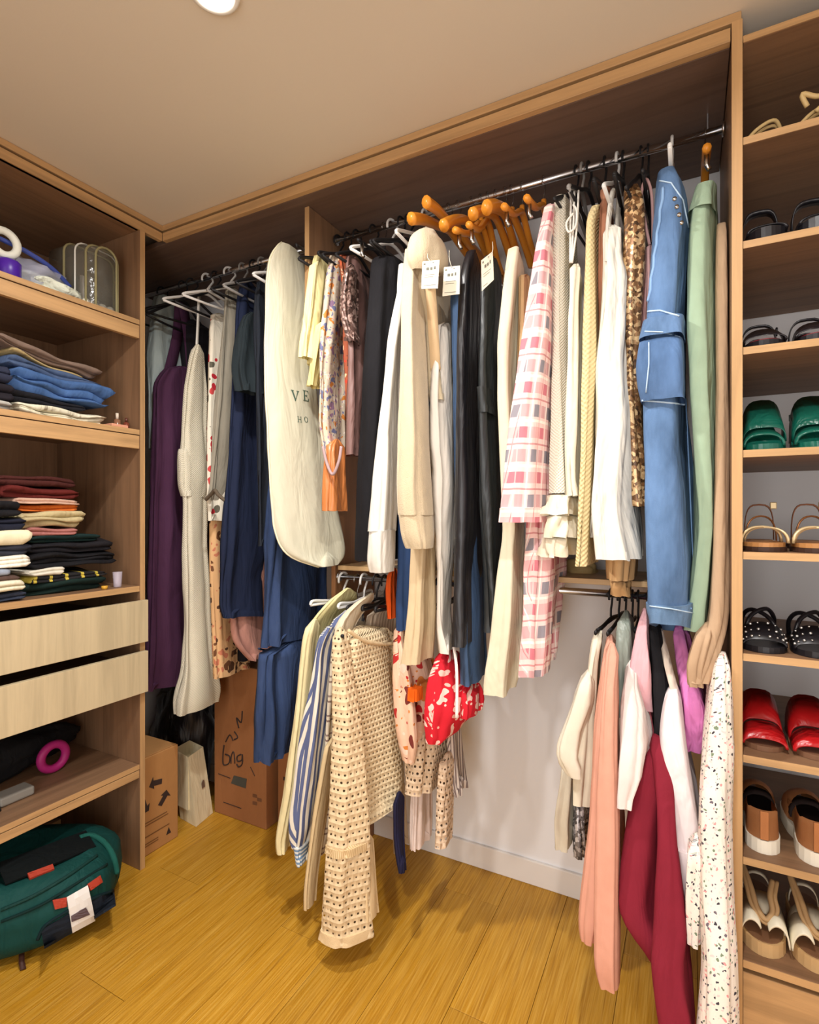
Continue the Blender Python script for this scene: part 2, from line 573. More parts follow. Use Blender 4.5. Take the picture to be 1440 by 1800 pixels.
# ================================================================== STRUCTURE
WX0, WX1, WY0, WY1 = -2.32, 0.95, -1.1, 1.885
M_wall = wallpaint('white wall paint', (246, 245, 246))
M_ceil = wallpaint('ceiling paint', (222, 210, 192))
M_base = plain((236, 230, 224), .45)
def struct(o): o['kind'] = 'structure'; return o
struct(box('wall_back', WX0 - .1, WX1 + .1, WY1, WY1 + .1, -.05, CEIL + .1, M_wall, bev=0))
struct(box('wall_left', WX0 - .1, WX0, WY0, WY1, -.05, CEIL + .1, M_wall, bev=0))
struct(box('wall_right', WX1, WX1 + .1, WY0, WY1, -.05, CEIL + .1, M_wall, bev=0))
bm = bmesh.new()
bm_box(bm, WX0 - .1, FILL_DOOR[0], WY0 - .1, WY0, -.05, CEIL + .1); bm_box(bm, FILL_DOOR[1], WX1 + .1, WY0 - .1, WY0, -.05, CEIL + .1); bm_box(bm, FILL_DOOR[0], FILL_DOOR[1], WY0 - .1, WY0, FILL_DOOR[2], CEIL + .1)  # gap left in the wall for the added fill lamp
struct(link('wall_front', bm, M_wall))
for k_, (a_, b_, c_, d_) in enumerate(((FILL_DOOR[0] - .06, FILL_DOOR[0], 0, FILL_DOOR[2] + .06), (FILL_DOOR[1], FILL_DOOR[1] + .06, 0, FILL_DOOR[2] + .06), (FILL_DOOR[0], FILL_DOOR[1], FILL_DOOR[2], FILL_DOOR[2] + .06))):  # trim round that added opening
    struct(box('trim_%d' % (k_ + 1), a_, b_, WY0, WY0 + .015, c_, d_, M_base))
struct(box('ceiling', WX0, WX1, WY0, WY1, CEIL, CEIL + .08, M_ceil, bev=0))
fl = struct(box('floor', WX0, WX1, WY0, WY1, -.05, -.008, plain((120, 80, 30), .8), bev=0))
M_floor = floorwood()
pw, plen = .195, 1.22
i = 0
x = WX0
meshes = {}
while x < WX1 - .01:
    xe = min(x + pw, WX1)
    y = WY0 - (i * .41) % plen
    while y < WY1:
        ya, yb = max(y, WY0), min(y + plen, WY1)
        if yb - ya > .03:
            box('plank', x + .0006, xe - .0006, ya + .0006, yb - .0006, -.008, 0, M_floor, fl, bev=.0008, seg=1)
        y += plen
    x += pw; i += 1
bb = struct(box('baseboard_back', WX0, .08, WY1 - .012, WY1, 0, .085, M_base, bev=.003))

# downlights
def downlight(x, y, power, label):
    e = thing('ceiling_downlight', label, 'ceiling light', (x, y, CEIL), None)
    bm = bmesh.new()
    bm_tube(bm, arcpts((x, y, CEIL - .004), .046, 0, 2 * math.pi, 33, (1, 0, 0), (0, 1, 0))[:-1], .008, 8, True)
    link('trim_ring', bm, plain((240, 238, 232), .4), e, True)
    s = NT('lamp diffuser'); em = s.n('ShaderNodeEmission'); em.inputs[0].default_value = (1, .93, .8, 1); em.inputs[1].default_value = 30
    s.l(em.outputs[0], s.out.inputs[0])
    bm = bmesh.new(); bmesh.ops.create_circle(bm, cap_ends=True, segments=32, radius=.043)
    for v in bm.verts: v.co += Vector((x, y, CEIL - .004))
    link('diffuser', bm, s.m, e)
    attach(area(x, y, power), e)
for (lx, ly, lp), lb in zip(LIGHTS, ('round white ceiling downlight over the drawers beside the corner', 'added unseen round white downlight in the middle of the room', 'added unseen round white downlight near the front wall')):
    downlight(lx, ly, lp, lb)

# ================================================================== JOINERY
OAK = (196, 155, 107)          # lit tone of the oak: edging and fascia strips
PANEL_SHADE = (140, 106, 78)         # same oak on panel faces, shelf shade put into the colour
P_x, P_y, P_z = wood(PANEL_SHADE, 'X'), wood(PANEL_SHADE, 'Y'), wood(PANEL_SHADE, 'Z')
W_x, W_y, W_z = wood(OAK, 'X'), wood(OAK, 'Y'), wood(OAK, 'Z')
W_pale = wood((206, 188, 152), 'Z', .22, .45)
M_in_shade = wood((112, 88, 74), 'X', .3)  # darker copy of the oak, underside shade put into its colour
LFX = -1.786         # front plane of the left unit
LY0, LY1 = -.30, 1.304
cb = thing('shelving_unit', 'tall oak laminate shelving unit with two pale drawers', 'shelving', (-2.05, .5, 0))
for ya_ in (LY1 - .02, LY0):
    sp_ = box('side_panel', WX0 + .004, LFX - .0015, ya_, ya_ + .02, 0, 2.368, P_z, cb)
    box('lit_edge', LFX - .0014, LFX, ya_ + .0003, ya_ + .0197, 0, 2.368, W_z, sp_, bev=0)  # thin strip keeps the lit oak tone on the front edge
box('back_panel', WX0 + .002, WX0 + .012, LY0 + .02, LY1 - .02, .02, 2.35, P_z, cb)
box('top_board', WX0 + .012, LFX - .004, LY0 + .02, LY1 - .02, 2.350, 2.369, P_y, cb)
def shelf_left(z0, z1, fz0=None):
    sh_ = box('shelf', WX0 + .012, LFX - .0035, LY0 + .021, LY1 - .021, z0, z1, P_y, cb)
    box('lit_edge', LFX - .0034, LFX - .002, LY0 + .021, LY1 - .021, z0 + .0003, z1 - .0003, W_y, sh_, bev=0)
    if fz0: box('shelf_edging', LFX - .020, LFX - .003, LY0 + .021, LY1 - .021, fz0, z0 - .003, W_y, cb)
shelf_left(2.002, 2.020, 1.952)
shelf_left(1.598, 1.617, 1.547)
shelf_left(1.024, 1.045)
shelf_left(.372, .390, .340)
box('bottom_rail', WX0 + .02, WX0 + .04, LY0 + .021, LY1 - .021, 0, .06, W_y, cb)
for (z0, z1, lb) in ((.840, .993, None), (.656, .806, None)):
    d = box('drawer', LFX - .45, LFX + .003, LY0 + .03, LY1 - .03, z0 + .02, z1 - .045, wood((120, 86, 60), 'Y'), cb)
    box('drawer_front', LFX + .004, LFX + .022, LY0 + .004, LY1 - .003, z0, z1, W_pale, d, bev=.0012)
# fascia round the top
box('fascia', LFX - .018, LFX + .001, LY0, 1.376, 2.350, 2.381, W_y, cb)
box('ceiling_trim', LFX - .03, LFX - .006, LY0, 1.395, 2.393, CEIL - .001, W_y, cb)

wd = thing('open_wardrobe', 'open oak wardrobe frame with shade-darkened underside spanning back wall', 'wardrobe', (-.85, 1.62, 0))
FX0, FX1 = LFX, .081
WFY = 1.376
box('top_board', WX0 + .004, FX1 - .001, WFY + .02, WY1 - .002, 2.350, 2.370, M_in_shade, wd)
box('fascia', LFX + .0015, FX1 - .001, WFY, WFY + .019, 2.350, 2.381, W_x, wd)
box('ceiling_trim', LFX - .007, FX1 + .02, WFY + .005, WFY + .024, 2.393, CEIL - .001, W_x, wd)
# short hanging divider that carries the rails
dv0 = at_y(540, 375, 1.45)
DVX = dv0.x
box('hanging_divider', DVX - .009, DVX + .009, 1.45, WY1 - .002, 2.02, 2.349, P_z, wd)
box('lit_edge', DVX - .009, DVX + .009, 1.4485, 1.4498, 2.02, 2.349, W_z, wd, bev=0)
box('rear_post', DVX - .009, DVX + .009, 1.60, WY1 - .014, .0, 2.018, wood((150, 104, 66), 'Z'), wd)

# shoe rack
SX0, SX1 = .082, .56
sr = thing('shoe_rack', 'tall narrow oak shoe rack with nine shelves', 'shoe rack', (.32, 1.6, 0))
for xa_, zt_ in ((SX0, 2.391), (SX1, 2.37)):
    sp_ = box('side_panel', xa_, xa_ + .021, WFY + .0015, WY1 - .002, 0, zt_, P_z, sr)
    box('lit_edge', xa_ + .0003, xa_ + .0207, WFY, WFY + .0014, 0, zt_, W_z, sp_, bev=0)
box('top_board', SX0 + .022, SX1 - .001, WFY + .002, WY1 - .002, 2.337, 2.352, P_x, sr)
box('lit_edge', SX0 + .022, SX1 - .001, WFY, WFY + .0018, 2.3372, 2.3518, W_x, sr, bev=0)
SHZ = [2.131, 1.904, 1.672, 1.447, 1.224, 1.002, .780, .557, .331]
for z in SHZ:
    sh_ = box('shelf', SX0 + .022, SX1 - .001, WFY + .0035, WY1 - .004, z - .0165, z, P_x, sr)
    box('lit_edge', SX0 + .022, SX1 - .001, WFY + .002, WFY + .0034, z - .0162, z - .0003, W_x, sh_, bev=0)
box('plinth', SX0 + .022, SX1 - .001, WFY + .01, WFY + .028, 0, .30, W_x, sr)

# rails
RY, RZ = 1.60, 2.300
LRY, LRZ = 1.62, 1.080
M_chrome = plain((205, 205, 208), .22, 1.0)
def rail(label, x0, x1, y, z, r=.0105):
    e = thing('clothes_rail', label, 'clothes rail', ((x0 + x1) / 2, y, z - r))
    tube('tube', [(x0, y, z), ((x0 + x1) / 2, y, z), (x1, y, z)], r, M_chrome, e, 14)
    for xx, s in ((x0, 1), (x1, -1)):
        tube('end_socket', [(xx, y, z), (xx + s * .006, y, z)], .018, M_chrome, e, 14)
    return e
rail('chrome clothes rail high up between corner and hanging divider', WX0 + .006, DVX - .011, RY, RZ)
rr = rail('chrome clothes rail high up between hanging divider and shoe rack', DVX + .011, SX0 - .002, RY, RZ)
box('bracket', .040, .043, RY - .006, RY + .006, RZ + .008, 2.349, M_chrome, rr, bev=0)
rail('low chrome clothes rail under the wall ledge', DVX + .011, SX0 - .002, LRY + .0, LRZ)
ld = thing('wall_ledge', 'narrow pale wooden wall ledge above the low rail', 'shelf', (-.5, 1.75, 1.106))
box('board', DVX + .02, SX0 - .003, 1.60, WY1 - .002, 1.106, 1.122, wood((206, 170, 122), 'X'), ld)

# ================================================================== HANGERS
BLK = plain((22, 20, 22), .55)
WHT = plain((232, 230, 226), .35)
GRY = plain((150, 146, 142), .4)
WOODH = plain((222, 142, 46), .3, bump=.1)
STEEL = plain((190, 188, 184), .25, 1.0)
KINDS = {}
def hanger(px, kind, label, rot=0.0, tipz=2.13, half=.20, y=RY, z=RZ, group=None, drop=.075, rodr=.0105, x=None):
    X = x if x is not None else rdir(px).x / rdir(px).y * y
    e = thing('clothes_hanger', label, 'hanger', (X, y, z - drop), group)
    c, s_ = math.cos(rot), math.sin(rot)
    ay = Vector((s_, c, 0))          # along the hanger (front is -ay)
    def P(a, b): return Vector((X, y, 0)) + ay * a + Vector((0, 0, b))
    hm = {'black': BLK, 'white': WHT, 'wood': STEEL, 'grey': GRY, 'slim': BLK, 'clip': STEEL, 'woodclip': STEEL, 'wire': STEEL}[kind]
    bmv = {'black': BLK, 'white': WHT, 'wood': WOODH, 'grey': GRY, 'slim': BLK, 'clip': BLK, 'woodclip': WOODH, 'wire': STEEL}[kind]
    hr = {'black': .0035, 'white': .0042, 'grey': .004, 'slim': .003}.get(kind, .0019)
    R = rodr + hr + (.012 if kind in ('black', 'white', 'grey') else .008)
    pts = [P(R * math.cos(t), z + rodr + hr - R + .0005 + R * math.sin(t)) for t in [math.radians(200 - k * 14) for k in range(15)]]
    pts += [P(.012, z - .03), P(.002, z - .045), P(0, z - drop)]
    tube('hook', pts, hr, hm, e, 7)
    cz = z - drop
    if kind in ('black', 'white', 'grey', 'wire'):
        r = .0055 if kind != 'wire' else .002
        path = smooth_path([P(-half, tipz), P(-half * .93, tipz + .012), P(-half * .45, tipz + (cz - tipz) * .62), P(0, cz + .004), P(half * .45, tipz + (cz - tipz) * .62), P(half * .93, tipz + .012), P(half, tipz)], 5)
        tube('shoulder_bar', path, r, bmv, e, 8)
        tube('cross_bar', [P(-half, tipz), P(-half * .5, tipz - .004), P(half * .5, tipz - .004), P(half, tipz)], r * .9, bmv, e, 8)
    elif kind == 'slim':
        path = smooth_path([P(-half, tipz), P(-half * .5, tipz + (cz - tipz) * .55), P(0, cz + .004), P(half * .5, tipz + (cz - tipz) * .55), P(half, tipz)], 5)
        tube('shoulder_bar', path, .007, bmv, e, 8, sx=.55)
        tube('cross_bar', [P(-half * .9, tipz + .004), P(half * .9, tipz + .004)], .004, bmv, e, 8)
    elif kind == 'wood':
        path = smooth_path([P(-half, tipz), P(-half * .7, tipz + (cz - tipz) * .45), P(-half * .3, cz - .012), P(0, cz), P(half * .3, cz - .012), P(half * .7, tipz + (cz - tipz) * .45), P(half, tipz)], 5)
        n = len(path)
        rad = [.0185 - .006 * (1 - abs(2 * i / (n - 1) - 1)) for i in range(n)]
        tube('shoulder_bar', path, rad, bmv, e, 10, sx=.8)
        tube('neck', [P(0, cz - .005), P(0, cz + .02)], .009, bmv, e, 8)
    elif kind in ('clip', 'woodclip'):
        rr_ = .010 if kind == 'woodclip' else .005
        path = smooth_path([P(-half, tipz), P(-half * .5, tipz + (cz - tipz) * .3), P(0, cz - .004), P(half * .5, tipz + (cz - tipz) * .3), P(half, tipz)], 4)
        tube('bar', path, rr_, bmv, e, 8)
        for sgn in (-1, 1):
            q = P(sgn * half * .85, tipz)
            tube('clip', [q + Vector((0, 0, .004)), q + Vector((0, 0, -.03)), q + Vector((.006, 0, -.042))], .006, STEEL, e, 6)
        tube('neck', [P(0, cz - .01), P(0, cz + .018)], rr_ * .8, bmv, e, 8)
    return e
# ================================================================== GARMENTS ON THE HIGH RAIL
CREAM = (222, 211, 188); WHITE = (224, 220, 211); IVORY = (224, 217, 196); BEIGE = (208, 190, 160)
f_white = fabric(WHITE); f_ivory = fabric(IVORY); f_cream = fabric(CREAM); f_beige = fabric(BEIGE)
f_black = fabric((26, 25, 28), var=.2); f_navy = fabric((30, 38, 62)); f_purple = fabric((74, 42, 68))
f_grey = fabric((150, 143, 128))
def ribbon(name, path, wid, m, parent, th=.0016, axis=(0, 1, 0)):
    """flat strap that follows path, wid wide along axis"""
    bm = bmesh.new(); ax = Vector(axis).normalized(); pts = [Vector(p) for p in path]; R = []
    for i, p in enumerate(pts):
        t = (pts[min(i + 1, len(pts) - 1)] - pts[max(i - 1, 0)]).normalized(); n = t.cross(ax)
        n = n.normalized() if n.length > 1e-6 else Vector((1, 0, 0))
        w_ = wid[min(i, len(wid) - 1)] if isinstance(wid, (list, tuple)) else wid
        R.append([bm.verts.new(p + ax * w_ / 2 * a + n * th * b) for a, b in ((-1, -1), (1, -1), (1, 1), (-1, 1))])
    for A, B in zip(R, R[1:]):
        for k in range(4): bm.faces.new((A[k], A[(k + 1) % 4], B[(k + 1) % 4], B[k]))
    bm.faces.new(R[0][::-1]); bm.faces.new(R[-1])
    bmesh.ops.recalc_face_normals(bm, faces=bm.faces[:])
    return link(name, bm, m, parent, True)
def band(name, rows, m, parent, **kw):
    kw.setdefault('fold', .002); kw.setdefault('dz', .012); kw.setdefault('dome', 0)
    return loft(name, rows, m, parent, **kw)

# --- corner bay
garment('shirt', 'pale grey blue shirt squeezed against the shelving unit', [(515, 270, None, 1.55, 1.63), (545, 262, None, 1.50, 1.74), (640, 258, None, 1.46, 1.76), (790, 256, None, 1.46, 1.76)], fabric((176, 190, 190)), 'shirt', T=.04, fold=.008, seed=1)
g = gthing('dress', 'long purple sleeveless dress beside the shelving unit', [(640, 292, None, 1.50, 1.62), (672, 266, None, 1.44, 1.70), (760, 264, None, 1.42, 1.72), (900, 260, None, 1.42, 1.72), (1050, 256, None, 1.41, 1.74), (1195, 250, None, 1.40, 1.76), (1215, 249, None, 1.40, 1.76)], f_purple, 'dress', T=.045, fold=.012, nf=7, seed=2, tilt=-.02)
ribbon('strap', smooth_path([at_y(297, 655, 1.52), at_y(312, 590, 1.57), at_y(318, 527, 1.60), at_y(332, 600, 1.62), at_y(338, 680, 1.64)]), .05, f_purple, g)
g = gthing('dress', 'long white textured dress with ruched waist and flared hem', [(604, 339, 353, 1.46, 1.50), (625, 330, 358, 1.46, 1.54), (680, 320, 364, 1.45, 1.56), (745, 316, 364, 1.45, 1.56), (795, 309, 370, 1.44, 1.57), (850, 312, 372, 1.44, 1.57), (872, 320, 364, 1.45, 1.56), (960, 319, 364, 1.45, 1.56), (1100, 322, 370, 1.45, 1.56), (1180, 318, 378, 1.44, 1.57), (1235, 303, 388, 1.42, 1.60), (1256, 305, 384, 1.42, 1.60)], knit(IVORY, .009), 'dress', T=.06, fold=.007, nf=5, seed=3)
ribbon('strap', smooth_path([at_y(346, 612, 1.48), at_y(348, 570, 1.50), at_y(350, 520, 1.53)]), .012, f_white, g)
band('waist_ruching', [(784, 310, 369, 1.439, 1.571), (805, 308, 371, 1.437, 1.574), (852, 311, 372, 1.437, 1.574), (872, 318, 365, 1.445, 1.562)], knit(IVORY, .009), g, T=.062, fold=.004, nf=7, dome=.02)
garment('blouse', 'red and white flowered blouse between white dress and grey trousers', [(548, 370, None, 1.55, 1.62), (580, 366, None, 1.48, 1.72), (760, 362, None, 1.46, 1.74), (915, 364, None, 1.46, 1.74)], floral((226, 218, 200), [(190, 40, 52), (226, 218, 200), (96, 92, 78), (200, 70, 70)], 26, .33), 'blouse', T=.03, seed=4)
garment('dress', 'peach dress with brown leaf print behind white dress', [(880, 366, None, 1.50, 1.72), (1000, 367, None, 1.49, 1.72), (1192, 375, None, 1.49, 1.66)], floral((214, 170, 122), [(84, 56, 38), (214, 170, 122), (110, 70, 44), (196, 120, 90)], 30, .4, 1.4), 'dress', T=.03, seed=5)
g = gthing('trousers', 'pale grey wide trousers with knotted cuff', [(500, 396, 420, 1.52, 1.60), (540, 392, 420, 1.47, 1.60), (640, 383, 412, 1.45, 1.56), (760, 373, 406, 1.44, 1.55), (862, 366, 398, 1.44, 1.55), (878, 362, 398, 1.44, 1.55)], f_grey, 'trousers', T=.035, fold=.006, seed=6)
tube('cuff_knot', smooth_path([at_y(362, 878, 1.43), at_y(372, 868, 1.425), at_y(378, 862, 1.42), at_y(384, 870, 1.425), at_y(396, 880, 1.43)]), .007, fabric((96, 84, 70)), g, 8)
g = gthing('dress', 'long navy button dress with stepped hem', [(488, 424, 442, 1.54, 1.60), (540, 414, 462, 1.46, 1.66), (700, 405, 470, 1.44, 1.66), (850, 397, 474, 1.43, 1.66), (1000, 389, 474, 1.42, 1.66), (1070, 384, 470, 1.42, 1.66), (1086, 392, 468, 1.43, 1.66)], f_navy, 'dress', T=.05, fold=.010, nf=6, seed=7, tilt=-.12)
g = gthing('blouse', 'dark slate short sleeved blouse over navy dress', [(488, 452, 474, 1.52, 1.60), (530, 446, 480, 1.45, 1.66), (700, 448, 484, 1.44, 1.66), (960, 452, 484, 1.44, 1.64)], fabric((38, 42, 50)), 'blouse', T=.03, fold=.008, seed=8)
loft('sleeve', [(545, 430, 456, 1.43, 1.50), (600, 410, 462, 1.40, 1.50), (650, 403, 466, 1.39, 1.50), (688, 412, 466, 1.40, 1.49)], fabric((34, 42, 46)), g, T=.05, fold=.006, seed=9)
garment('skirt', 'rust brown skirt edge behind the garment bag', [(700, 452, None, 1.50, 1.70), (900, 462, None, 1.50, 1.70)], fabric((120, 70, 52)), 'skirt', T=.02, seed=10)
g = gthing('dress', 'tiered dark denim blue maxi dress beneath the garment bag', [(800, 476, None, 1.47, 1.76), (955, 462, None, 1.45, 1.78), (1060, 458, None, 1.44, 1.78), (1136, 455, None, 1.44, 1.78)], denim((44, 62, 98), .3), 'dress', T=.05, fold=.010, nf=8, seed=11)
loft('lower_tier', [(1138, 454, None, 1.44, 1.78), (1160, 448, None, 1.43, 1.79), (1250, 446, None, 1.42, 1.80), (1338, 445, None, 1.42, 1.80)], denim((44, 62, 98), .3), g, T=.06, fold=.014, nf=9, seed=12, dome=.01)
tube('ruffle_seam', smooth_path([at_y(455 + 12 * k, 1140 + 3 * (k % 2), 1.438 + .055 * k) for k in range(7)]), .004, denim((30, 42, 70), .3), g, 6)
garment('blouse', 'dusty pink blouse tail between navy and denim dresses', [(960, 414, None, 1.50, 1.70), (1092, 404, None, 1.49, 1.72), (1130, 408, None, 1.50, 1.72), (1160, 436, None, 1.56, 1.70)], fabric((176, 126, 112)), 'blouse', T=.03, fold=.008, seed=13)

garment('dress', 'plain black dress hanging deep behind the white textured dress', [(560, 372, None, 1.60, 1.70), (600, 366, None, 1.58, 1.82), (900, 366, None, 1.58, 1.82), (1150, 366, None, 1.58, 1.82)], f_black, 'dress', T=.05, seed=101)
garment('dress', 'black velvet dress hanging deep behind the navy dress', [(540, 420, None, 1.62, 1.70), (580, 416, None, 1.60, 1.84), (900, 416, None, 1.60, 1.84), (1160, 414, None, 1.60, 1.84)], fabric((20, 18, 22)), 'dress', T=.06, seed=102)
garment('coat', 'charcoal coat hanging deep behind the purple dress', [(560, 318, None, 1.62, 1.70), (600, 312, None, 1.60, 1.84), (900, 310, None, 1.60, 1.84), (1190, 304, None, 1.60, 1.84)], fabric((30, 27, 32)), 'coat', T=.06, seed=103)
# --- garment bag
gb_rows = [(428, 492, 526, 1.43, 1.51), (434, 478, 540, 1.41, 1.55), (455, 467, 548, 1.40, 1.56), (500, 460, 553, 1.38, 1.57), (600, 458, 556, 1.37, 1.57), (720, 460, 566, 1.365, 1.575), (850, 464, 588, 1.36, 1.59), (925, 468, 606, 1.36, 1.60), (955, 478, 612, 1.37, 1.60), (978, 498, 612, 1.39, 1.60), (992, 530, 608, 1.44, 1.59), (996, 550, 600, 1.47, 1.57)]
m_bag = fabric((200, 195, 172), .55, .05, .35, spec=.4)
g = gthing('garment_bag', 'long cream garment bag with rounded ends and green lettering', gb_rows, m_bag, 'garment bag', T=.045, frac=.35, fold=.004, nf=3, seed=14, exp=2.4, dome=0, dz=.012)
EDGES = {k: v[:] for k, v in LAST.items()}
for key in ('front', 'back'):
    tube('piping', EDGES[key], .0035, fabric((226, 220, 190), .5), g, 6)
bag_me = g.children[0].data
bvh = BVHTree.FromPolygons([v.co for v in bag_me.vertices], [p.vertices[:] for p in bag_me.polygons])
def bagpt(px, py):
    A = at_y(470, 720, 1.365); B = Vector((rdir(566).x / rdir(566).y * 1.575, 1.575, 0))
    ux = Vector((B.x - A.x, B.y - A.y, 0)).normalized()
    d3 = Vector((rdir(px).x, rdir(px).y, (HY - py) / F)).normalized()
    return bvh.ray_cast(Vector((0, 0, HC)), d3)[0], ux
def onbag(P, ux):
    n = Vector((ux.y, -ux.x, 0)); h = bvh.ray_cast(P + n * .1, -n)[0]
    return (h if h is not None else P) + n * .0012
gm = plain((70, 92, 78), .6)
LET = {'V': [[(0, 1), (.34, 1), (.34, .95), (.25, .93), (.5, .25), (.70, .93), (.60, .95), (.60, 1), (.92, 1), (.92, .95), (.82, .92), (.47, 0), (.42, 0), (.08, .92), (0, .95)]],
 'E': [[(0, 0), (.68, 0), (.72, .28), (.66, .28), (.58, .07), (.25, .07), (.25, .93), (.56, .93), (.62, .76), (.68, .76), (.66, 1), (0, 1), (0, .95), (.10, .93), (.10, .07), (0, .05)], [(.24, .47), (.45, .47), (.45, .38), (.5, .38), (.5, .64), (.45, .64), (.45, .54), (.24, .54)]],
 'H': [[(0, 0), (.3, 0), (.3, .05), (.22, .07), (.22, .93), (.3, .95), (.3, 1), (0, 1), (0, .95), (.09, .93), (.09, .07), (0, .05)], [(.56, 0), (.86, 0), (.86, .05), (.77, .07), (.77, .93), (.86, .95), (.86, 1), (.56, 1), (.56, .95), (.64, .93), (.64, .07), (.56, .05)], [(.2, .47), (.66, .47), (.66, .54), (.2, .54)]],
 'O': [[(.42 + .42 * math.cos(t * math.pi / 10), .5 + .5 * math.sin(t * math.pi / 10)) for t in range(0, 21)] + [(.42 + .28 * math.cos(t * math.pi / 10), .5 + .43 * math.sin(t * math.pi / 10)) for t in range(20, -1, -1)]]}
def letter(ch, px, py, h):
    o, ux = bagpt(px, py)
    bm = bmesh.new()
    for poly in LET[ch]:
        top = [bm.verts.new(onbag(o + ux * (x_ * h) + Vector((0, 0, z_ * h)), ux)) for x_, z_ in poly]
        bm.faces.new(top)
    bm.normal_update(); bmesh.ops.triangulate(bm, faces=bm.faces[:], ngon_method='EAR_CLIP')
    link('lettering', bm, gm, g)
letter('V', 512, 704, .038); letter('E', 533, 704, .038)
letter('H', 523, 742, .021); letter('O', 535, 742, .021)

# --- middle bay
g = gthing('blouse', 'pale yellow embroidered blouse with long sleeves', [(442, 550, 582, 1.48, 1.58), (465, 545, 600, 1.44, 1.62), (560, 536, 596, 1.43, 1.62), (640, 540, 592, 1.44, 1.60)], fabric((236, 222, 160), wr=1.0), 'blouse', T=.05, seed=15)
loft('sleeve', [(455, 545, 575, 1.41, 1.48), (540, 535, 570, 1.40, 1.47), (620, 525, 560, 1.39, 1.46), (628, 527, 556, 1.39, 1.45)], fabric((238, 226, 170), wr=1.0), g, T=.045, fold=.004, seed=16)
loft('sleeve', [(560, 556, 586, 1.42, 1.50), (640, 545, 575, 1.42, 1.50), (678, 541, 562, 1.43, 1.48)], fabric((232, 216, 150), wr=1.0), g, T=.04, fold=.004, seed=17)
pais = floral((204, 190, 168), [(150, 120, 150), (206, 130, 60), (226, 216, 200), (110, 116, 150), (186, 176, 160), (214, 180, 170)], 34, .42, 1.2, size2=.3)
g = gthing('print_dress', 'paisley print dress with pointed tie hem in orange and lilac', [(440, 578, 604, 1.47, 1.56), (480, 572, 612, 1.43, 1.58), (600, 560, 610, 1.41, 1.56), (690, 557, 609, 1.41, 1.55), (750, 556, 608, 1.41, 1.55), (785, 562, 606, 1.42, 1.54), (800, 566, 600, 1.42, 1.53)], pais, 'dress', T=.055, fold=.006, seed=18)
tube('tie', smooth_path([at_y(568, 785, 1.40), at_y(574, 812, 1.396), at_y(585, 834, 1.394), at_y(596, 810, 1.396), at_y(600, 785, 1.402)]), .005, fabric((176, 150, 150)), g, 8)
garment('blouse', 'rust red print blouse between paisley dress and mauve blouse', [(440, 590, None, 1.48, 1.62), (500, 600, None, 1.44, 1.70), (760, 606, None, 1.44, 1.70), (800, 606, None, 1.44, 1.70)], floral((150, 78, 52), [(196, 92, 54), (226, 190, 150), (90, 60, 50), (200, 60, 40)], 40, .42, 1.2), 'blouse', T=.02, seed=19)
g = gthing('blouse', 'mauve brown satin blouse with beaded sleeve', [(442, 606, 640, 1.47, 1.58), (480, 604, 640, 1.43, 1.64), (620, 612, 640, 1.43, 1.64), (800, 613, 634, 1.43, 1.62)], satin((130, 98, 92), .45), 'blouse', T=.035, seed=20)
loft('sleeve', [(460, 606, 630, 1.40, 1.47), (530, 596, 628, 1.39, 1.46), (562, 598, 628, 1.39, 1.46), (600, 612, 630, 1.41, 1.46)], sequin((120, 90, 82), (190, 160, 150)), g, T=.04, fold=.004, seed=21)
garment('skirt', 'copper orange satin slip in front of garment bag', [(770, 576, 608, 1.43, 1.52), (810, 570, 610, 1.42, 1.50), (898, 563, 612, 1.40, 1.50)], satin((196, 120, 66), .35), 'skirt', T=.05, fold=.004, seed=22)
garment('jacket', 'long plain black coat hanging straight', [(448, 648, None, 1.48, 1.62), (475, 640, None, 1.42, 1.72), (620, 632, None, 1.40, 1.74), (800, 624, None, 1.40, 1.74), (986, 615, None, 1.40, 1.74)], f_black, 'coat', T=.085, fold=.006, seed=23)
g = gthing('sweatshirt', 'white long sleeved sweatshirt beside black coat', [(455, 700, None, 1.48, 1.62), (490, 696, None, 1.44, 1.72), (700, 688, None, 1.44, 1.72), (880, 684, None, 1.46, 1.72)], f_white, 'sweatshirt', T=.028, seed=24)
loft('sleeve', [(500, 700, 722, 1.40, 1.46), (600, 680, 706, 1.38, 1.45), (690, 671, 702, 1.37, 1.45), (700, 671, 702, 1.37, 1.45), (850, 652, 702, 1.35, 1.44), (934, 645, 698, 1.35, 1.44)], f_white, g, T=.055, fold=.003, seed=25)
band('cuff', [(932, 646, 698, 1.352, 1.438), (990, 643, 697, 1.352, 1.438), (1006, 648, 694, 1.36, 1.43)], f_white, g, T=.055)
garment('jeans', 'dark blue jeans between white sweatshirt and cream coat', [(470, 716, None, 1.50, 1.66), (520, 711, None, 1.45, 1.68), (700, 703, None, 1.45, 1.68), (960, 698, None, 1.45, 1.66), (1108, 694, None, 1.46, 1.64)], denim((42, 68, 112), .3), 'jeans', T=.04, seed=26)
fz = fabric((208, 190, 158), wr=.25, fine=.6, sheen=.3)
g = gthing('coat', 'cream fleece coat with hood and wide cuffed sleeve', [(400, 738, 768, 1.42, 1.56), (412, 720, 782, 1.40, 1.60), (440, 712, 796, 1.38, 1.62), (480, 716, 800, 1.38, 1.62), (560, 744, 800, 1.42, 1.62), (690, 752, 802, 1.43, 1.62), (704, 756, 800, 1.43, 1.62)], fz, 'coat', T=.07, fold=.004, seed=27)
loft('sleeve', [(425, 712, 750, 1.37, 1.46), (500, 706, 746, 1.34, 1.43), (620, 702, 752, 1.32, 1.42), (750, 694, 758, 1.31, 1.41), (870, 690, 766, 1.30, 1.41), (905, 694, 766, 1.305, 1.405)], fz, g, T=.07, fold=.004, nf=4, seed=28)
